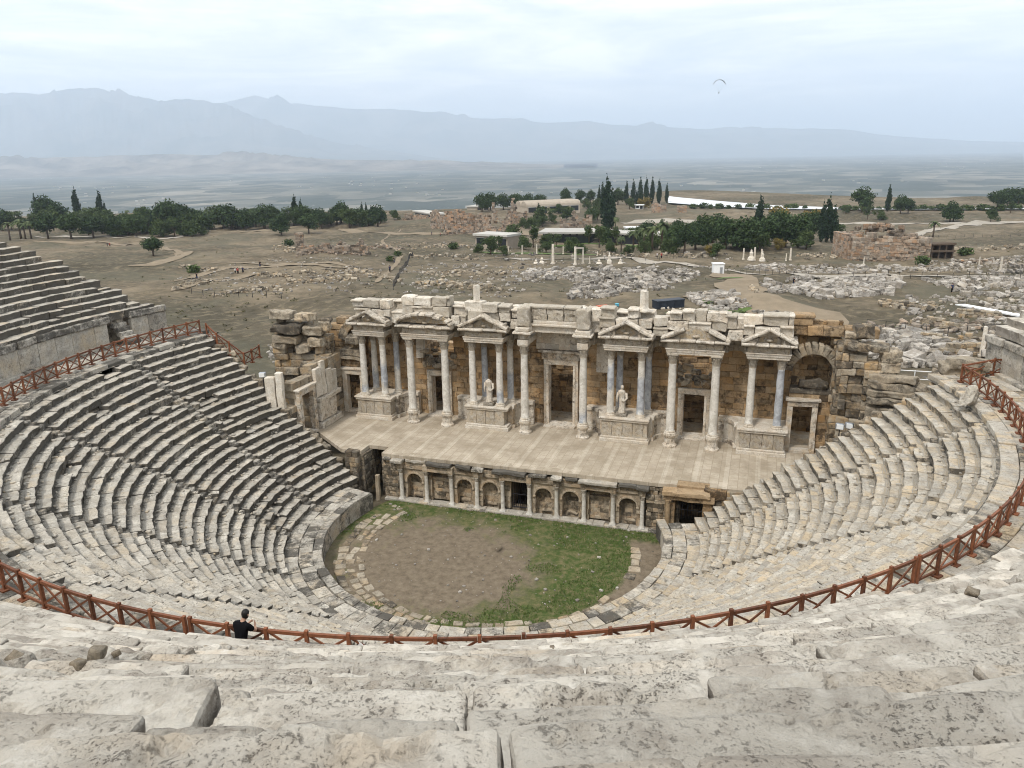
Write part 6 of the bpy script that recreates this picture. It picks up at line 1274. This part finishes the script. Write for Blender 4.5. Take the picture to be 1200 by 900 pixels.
for k, (x0, y0, x1, y1, w_) in enumerate([(205, 338, 250, 330, 3), (250, 346, 330, 338, 3), (330, 330, 420, 326, 3), (345, 318, 430, 320, 2), (430, 322, 470, 332, 3), (300, 322, 345, 326, 2), (480, 300, 560, 303, 3), (500, 322, 600, 318, 3), (490, 336, 590, 340, 3), (440, 288, 560, 290, 3), (560, 280, 650, 283, 2), (320, 290, 345, 294, 4), (210, 312, 260, 318, 2), (700, 296, 830, 302, 3), (930, 300, 985, 304, 3), (1110, 292, 1200, 290, 3), (1030, 356, 1100, 362, 3), (880, 336, 890, 346, 2)]):
    rubble('low line of tumbled wall stones ' + ['at the far left foot of the slope', 'left of the ruined pier', 'above the ruined pier', 'just below the slope paths', 'between the pier and the dark fence', 'on the slope above the pier path', 'right of the dark fence top', 'behind the left facade on the dark slope', 'nearest behind the left facade', 'beside the tower stump ruin', 'below the jagged grey ruin', 'at the foot of the tower stump', 'by the small bush on the left path', 'before the park trees', 'left of the square tan ruin', 'at the far right beyond the boardwalk', 'above the excavated rooms', 'crossing beside the earth track'][k], [(x0, y0-w_), (x1, y1-w_), (x1, y1+w_), (x0, y0+w_)], int(40+abs(x1-x0)*.9), .3, 1.1, 'ruin', warm=.4, li=.45, heap=.35, seed=30+k)
for k, (x0, x1, y, hp, y1, lab) in enumerate([(1075, 1170, 400, 16, 402, 'low grey masonry wall with posts behind the right seats'), (1100, 1210, 418, 22, 414, 'nearer broken masonry wall behind the right seats'), (1060, 1150, 378, 12, 380, 'tan excavated wall right of the track'), (1120, 1215, 372, 12, 378, 'excavated wall below the white plank cover'), (1100, 1180, 388, 10, 386, 'middle broken wall of the excavated rooms'), (1010, 1072, 386, 8, 384, 'short low wall beyond the right ruined pier'), (1110, 1200, 308, 5, 310, 'thin far wall at the right edge')]):
    farwall('ruined_wall', lab, x0, x1, y, hp, 'ruin' if k < 6 else 'farruin', rag=.45, course=.45, thick=.8, y1=y1, warm=.5, li=.35, seed=300+k, fallen=16)
p, q = at(1124, 364), at(1215, 382); mb = MB(); beam(mb, p+[0, 0, 1.], q+[0, 0, 1.], 1.6, .18); tag(mb.build('roof_sheet', M['white'], None, origin=p), 'long white sheet roof covering the excavation at right', 'cover')
# individual big fallen blocks on the near right
pts = [(1046, 392, 1.4), (1066, 401, 1.7), (1085, 408, 1.9), (1110, 412, 2.2), (1128, 405, 1.5), (1075, 421, 1.6), (1052, 415, 1.3), (1098, 428, 1.7), (1140, 425, 1.2), (1160, 420, 1.1)]
for k, (x, y, s) in enumerate(pts):
    p = at(x, y); mb = MB(); blocks(mb, [p+[0, 0, .25]], [(s*1.2, s*.7, .5)], rotz([random.uniform(-.6, .9)])@rotxy([random.gauss(0, .15)], [random.gauss(0, .15)]), (6, 5, 4), .12, .2, 1.2, rc(1, .1, .1)[0])
    tag(mb.build('fallen_block', M['rubble'], None, origin=p), 'large pale fallen block in the slab jumble behind right seats', 'block', 'large fallen blocks at right')
p = pol(26.9, 4.3, 11.7); mb = MB(); blocks(mb, [p+[0, 0, .45]], [(1.25, .6, .95)], rotz([1.2])@rotxy([.2], [.35]), (11, 8, 10), .12, .3, 1.6, (.7, .1, .2, 1), pit=.2); tag(mb.build('fallen_block', M['seat'], None, origin=p), 'rounded white marble fragment leaning on the right railing', 'block')
for k, (x, y, z, s) in enumerate([(20.6, 7.4, 6.4, (1.2, .9, .7)), (19.6, 7.6, 5.6, (.8, .9, 1.5)), (17.6, 6.7, 5.0, (1.3, .9, .6)), (16.2, 6., 4., (1., .8, .6)), (18.7, 6.9, 5.5, (1.4, .9, .6))]):
    mb = MB(); blocks(mb, [(x, y, z)], [s], rotz([.2*k])@rotxy([.08*k], [.05]), (8, 6, 6), .05, .12, 1.8, rc(1, .6, .1)[0]); tag(mb.build('fallen_block', M['seat'], None, origin=(x, y, z)), 'loose squared block lying above the right seat ends, %s from the left' % ORD[[4, 3, 1, 0, 2][k]], 'block', 'loose blocks at the right seat ends')
# small things behind the stage
def crate(px, py, w, d, h, label, name, mat, cat, lid=True):
    p = at(px, py); t = thing(name, tuple(p), label, cat, None, ANG+.35); mb = MB(); bx(mb, -w/2, w/2, -d/2, d/2, 0, h*.85, .03, .02); o_ = mb.build('body', M[mat], None); o_.parent = t
    mb = MB(); bx(mb, -w/2-.06, w/2+.06, -d/2-.06, d/2+.06, h*.85, h, .04, .02); o_ = mb.build('lid', M[mat], None); o_.parent = t
    mb = MB(); [bx(mb, x-.04, x+.04, -d/2-.05, -d/2, .05, h*.8, .01, 0) for x in np.linspace(-w*.4, w*.4, 4)]; o_ = mb.build('rib', M[mat], None); o_.parent = t; return t
def lift(o, px, py, hp): pass
crate(707, 365, 1.8, 1.5, 1.0, 'orange plastic crate standing behind the facade', 'orange_crate', 'orange', 'crate')
crate(783, 361, 5.2, 1.8, 1.5, 'long dark covered container behind the facade', 'dark_container', 'tarp', 'container'); crate(723, 359, .5, .5, .5, 'small pale blue drum behind the facade', 'blue_drum', 'blue', 'drum'); crate(811, 366, .6, .5, .5, 'small pale blue bin beside the green palms', 'blue_bin', 'blue', 'bin')
for k, (x, y, s) in enumerate([(729, 366, .9), (721, 368, .8), (744, 366, .7), (770, 362, .5), (777, 363, .5), (783, 362, .5), (789, 363, .5), (797, 363, .4), (801, 365, .4), (819, 369, .8), (736, 368, .9), (713, 370, .7)]):
    p = at(x, y); mb = MB(); blocks(mb, [p+[0, 0, s*.35]], [(s*1.3, s*.8, s*.75)], rotz([random.uniform(0, 3)]), (5, 5, 5), .1, .15, 1.6, rc(1, .1, 0.)[0]); tag(mb.build('stone_block', M['marble'], None, origin=p), 'pale cut stone set on the ground just behind the facade', 'block', 'cut stones behind the facade')
def floodlight(x, y, z, label, aim):
    t = thing('floodlight', (x, y, z), label, 'floodlight'); mb = MB(); tube(mb, [(x, y, z), (x, y, z+1.)], .035, 6); mb.build('stand', M['iron'], t); mb = MB(); bx(mb, x-.25, x+.25, y-.14, y+.14, z+1., z+1.4, .05, 0, rz=aim); mb.build('housing', M['steel'], t); mb = MB(); bx(mb, x-.21, x+.21, y-.17, y-.145, z+1.04, z+1.36, .01, 0, rz=aim); mb.build('lens', M['white'], t)
floodlight(-21.2, 5.3, 7.9, 'small floodlight on a stand at the left seat ends', .4); floodlight(20.3, 8., 6.6, 'small floodlight above the right seat ends', -.3); floodlight(20.9, 8.3, 6.6, 'second floodlight nearer the dark slabs above the right seat ends', -.5)
t = thing('white_barrier', (26.4, 11.5, 10), 'white metal pipe barrier behind the slab wall at right', 'barrier'); mb = MB()
for k in range(5): tube(mb, [(23.8+k*1.1, 11.6, 9.6), (23.8+k*1.1, 11.6, 10.9)], .035, 6)
mb.build('post', M['white'], t); mb = MB()
for z in (10.85, 10.3): tube(mb, [(23.8, 11.6, z), (28.2, 11.6, z)], .035, 6)
mb.build('rail', M['white'], t)
def wirefence(label, pix, hp, step, mat='iron', rails=(1., .55)):
    Q = [at(*p) for p in pix]; t = thing('wire_fence', tuple(Q[0]), label, 'fence'); P = []
    for a, b in zip(Q, Q[1:]):
        n = max(2, int(np.hypot(*(b-a)[:2])/step)); P += [a+(b-a)*k/n for k in range(n)]
    P = [np.array([p[0], p[1], float(ground_z(p[0], p[1]))]) for p in P+[Q[-1]]][:98]; h = hp
    for p in P: mb = MB(); tube(mb, [p-[0, 0, .2], p+[0, 0, h]], .05, 4); mb.build('post', M[mat], t)
    mb = MB(); [tube(mb, [p+[0, 0, h*r] for p in P], .022, 4) for r in rails]; mb.build('wire', M[mat], t); return t
wirefence('thin post fence along the boardwalk', [(868, 320), (930, 323), (1000, 325), (1080, 326), (1195, 328)], 1.3, 2.6); wirefence('post fence below the rubble field right of the facade', [(1015, 386), (1060, 392), (1110, 396), (1200, 392)], 1.5, 2.2)
wirefence('dark fence climbing the bare slope behind the left facade', [(461, 340), (468, 325), (478, 310), (484, 300)], 1.5, 2.6, rails=(1., .5)); wirefence('thin fence on the left slope beside the path', [(225, 345), (280, 348), (330, 350)], 1.3, 4.); wirefence('low fence before the park trees', [(580, 305), (660, 306), (740, 305), (840, 303)], 1.1, 4.); wirefence('dark wooden fence at the far right by the ruins', [(1180, 319), (1230, 326)], 2.4, 1., rails=(.9, .5, .2))
wirefence('long low fence beside the pool lawn', [(1040, 278), (1120, 278), (1230, 280)], 1.2, 3.)
# tiny far visitors
for k, (x, y, lab, sh) in enumerate([(126, 289, 'far visitor in dark clothes on the left path', 'shirtB'), (129, 289, 'far visitor beside the one in dark clothes on the left path', 'shirtA'), (231, 327, 'visitor in dark clothes standing by the small bush on the left path', 'black'), (285, 320, 'visitor in dark clothes walking right of the pale group on the slope path', 'shirtB'), (279, 321, 'visitor in red at the right of the small walking group', 'shirtA'), (276, 321, 'visitor in pale clothes in the small walking group', 'shirtC'), (305, 313, 'lone visitor in black on the upper slope path', 'black'), (462, 308, 'visitor in black standing at the top of the dark fence', 'black'), (457, 319, 'lower visitor in black beside the dark fence', 'shirtB'), (506, 276, 'visitor on the far wide path, in dark clothes', 'shirtB'), (516, 277, 'visitor on the far wide path, in red', 'shirtA'), (770, 303, 'visitor in pale shirt near the white marbles', 'shirtC'), (775, 303, 'visitor in red near the white marbles', 'shirtA'), (930, 335, 'person in dark clothes among the white stones', 'black'), (1115, 343, 'person bending among the right stones in dark clothes', 'shirtB')]):
    p = at(x, y); person(tuple(p), random.uniform(0, 6.28), lab, M[sh], M['black'] if sh != 'black' else M['shirtB'], False, .12, 0, 'far visitors on the site')
# paraglider
d = ray(843, 98); P0 = CAM+d*(700/(d@FW)); pg = thing('paraglider', tuple(P0), 'dark curved paraglider wing high in the sky', 'paraglider'); mb = MB(); V = []; n = 17; W_ = 5.2
for i in range(n):
    s = -1+2*i/(n-1); t = s*1.25; x = W_*sin(t)/sin(1.25); z = 3.6*(cos(t)-cos(1.25))/(1-cos(1.25))-.6; ch = 1.25*(1-.55*abs(s)**2.5)
    for yy, zz in ((-ch, 0), (-ch*.7, .22), (0, .26), (ch, 0), (0, -.03), (-ch*.8, -.05)): q = P0+RT*x+FW*yy; V.append(q+[0, 0, z+zz])
mb.add(V, [[i*6+k, i*6+(k+1) % 6, (i+1)*6+(k+1) % 6, (i+1)*6+k] for i in range(n-1) for k in range(6)]); mb.build('canopy', M['canopy'], pg)
mb = MB(); hp_ = P0-[0, 0, 6.9]
for i in (0, 3, 6, 10, 13, 16): tube(mb, [np.array(V[i*6]), hp_+RT*.25*np.sign(i-8)], .012, 3)
mb.build('lines', M['iron'], pg); mb = MB(); blocks(mb, [hp_-[0, 0, .35]], [(.6, .7, .8)], rotz([ANG]), (4, 4, 4), .2, 0); mb.build('harness', M['black'], pg)
person(tuple(hp_-[0, 0, 1.35]), ANG+PI/2, 'paraglider pilot in dark clothes hanging below the wing', M['black'], M['shirtB'], False, .12, 0)
p = circ_hit(311, 758, 31.6); mb = MB(); blocks(mb, [(p[0], p[1], 14.68)], [(.42, .3, .26)], rotz([.5]), (7, 6, 6), .12, .09, 5); tag(mb.build('pale_bag', M['cloth'], None, origin=(p[0], p[1], 14.3)), 'small crumpled pale bag on the ledge behind the man', 'bag')
# loose stones on the near rows
for k, (px, py, s) in enumerate([(20, 775, .2), (78, 765, .16), (114, 769, .2), (92, 781, .16), (136, 766, .1), (648, 760, .1), (1138, 696, .22)]):
    d = ray(px, py); tt = np.linspace(4, 24, 400); P = CAM[None]+d[None]*tt[:, None]; r = np.hypot(P[:, 0]-CX, P[:, 1]); kk = np.floor((r-UR)/UDR); q = np.where(P[:, 2] < UZ+UDZ*np.clip(kk, 0, UN))[0]; q = P[q[0] if len(q) else -1]
    mb = MB(); blocks(mb, [q+[0, 0, s*.15]], [(s, s*.8, s*.75)], rotz([k])@rotxy([.3], [.2]), (8, 7, 7), .12*s, .3*s, 3, (.2, .2, .6, 1)); tag(mb.build('loose_stone', M['ruin'], None, origin=q), 'dark pitted loose stone lying on the near rows, %s from the left' % ORD[[0, 1, 3, 2, 4, 5, 6][k]], 'stone', 'loose stones on the near rows')
# ================================================================== SKY, SUN, HAZE, CAMERA
w = bpy.data.worlds.new('World'); sc.world = w; w.use_nodes = True; N = NT(w)
SE, SA = R_(56), R_(-108)     # sun elevation; compass angle of the sun, measured in the xy plane from +x
sk = N('TexSky', sky_type='NISHITA'); sk.sun_disc = False; sk.sun_elevation = SE; sk.sun_rotation = PI/2-SA; sk.dust_density = 2.5; sk.altitude = 400
tc = N('TexCoord').outputs['Generated']; sx = N('SeparateXYZ'); N.put(sx.inputs[0], tc); zc = N.math('MAXIMUM', N.math('ADD', sx.outputs[2], .07), .02)
cv = N('CombineXYZ'); N.put(cv.inputs[0], N.math('DIVIDE', sx.outputs[0], zc)); N.put(cv.inputs[1], N.math('DIVIDE', sx.outputs[1], zc))
n1 = N.noise(cv, .55, 8, .62, 1.2); n2 = N.noise(cv, 2.2, 6, .62, .8)
fc = N.math('ADD', n1, N.math('MULTIPLY', n2, .3))
cl = N.ramp(fc, (.50, (4.9, 5.2, 5.5)), (.63, (6.1, 6.15, 6.1)), (.80, (8.2, 7.95, 7.5)))
col = N.mix(.92, sk, cl); bg = N('Background'); N.put(bg.inputs[0], col); bg.inputs[1].default_value = .115
ow = N('OutputWorld'); N.put(ow.inputs[0], bg)
L = bpy.data.lights.new('Sun', 'SUN'); L.energy = 1.5; L.angle = R_(8); L.color = (1, .955, .89); lo = bpy.data.objects.new('Sun', L); COL.objects.link(lo)
sd = Vector((cos(SE)*cos(SA), cos(SE)*sin(SA), sin(SE))); lo.rotation_euler = sd.to_track_quat('Z', 'Y').to_euler(); lo.location = (0, 0, 60)
m, N = newmat('haze_air'); pv = N('VolumePrincipled'); pv.inputs['Color'].default_value = (.73, .84, .985, 1); pv.inputs['Density'].default_value = 7.6e-5; pv.inputs['Anisotropy'].default_value = .1
om = N('OutputMaterial'); N.t.links.new(pv.outputs[0], om.inputs['Volume'])
mb = MB(); bx(mb, -66000, 66000, -3000, 66000, -153, 2250, 0, 0, n=(1, 1, 1)); hz = mb.build('haze', m); tag(hz, kind='stuff'); hz['label'] = 'thin pale haze filling the valley air'
cam = bpy.data.cameras.new('Camera'); co = bpy.data.objects.new('Camera', cam); COL.objects.link(co); sc.camera = co
cam.sensor_width = 36; cam.lens = F/1200*36; cam.clip_start = .1; cam.clip_end = 150000
up0 = FW*sin(PIT)+np.array([0, 0, cos(PIT)]); f = FW*cos(PIT)-np.array([0, 0, sin(PIT)]); c, s = cos(ROLL), sin(ROLL)
cr = c*RT-s*up0; cu = s*RT+c*up0; co.matrix_world = Matrix(((cr[0], cu[0], -f[0], CAM[0]), (cr[1], cu[1], -f[1], CAM[1]), (cr[2], cu[2], -f[2], CAM[2]), (0, 0, 0, 1)))
sc.view_settings.view_transform = 'Standard'; sc.view_settings.look = 'None'; sc.view_settings.exposure = .93; sc.view_settings.gamma = 1; sc.view_settings.use_curve_mapping = False
sc.render.engine = 'CYCLES'; cy = sc.cycles; cy.use_denoising = True; cy.filter_width = 1.0; cy.max_bounces = 5; cy.diffuse_bounces = 3; cy.glossy_bounces = 2; cy.transmission_bounces = 2; cy.volume_bounces = 2; cy.transparent_max_bounces = 4
cy.use_adaptive_sampling = True; cy.adaptive_threshold = .02
print('verts', sum(len(o.data.vertices) for o in bpy.data.objects if o.type == 'MESH'), 'objects', len(bpy.data.objects))
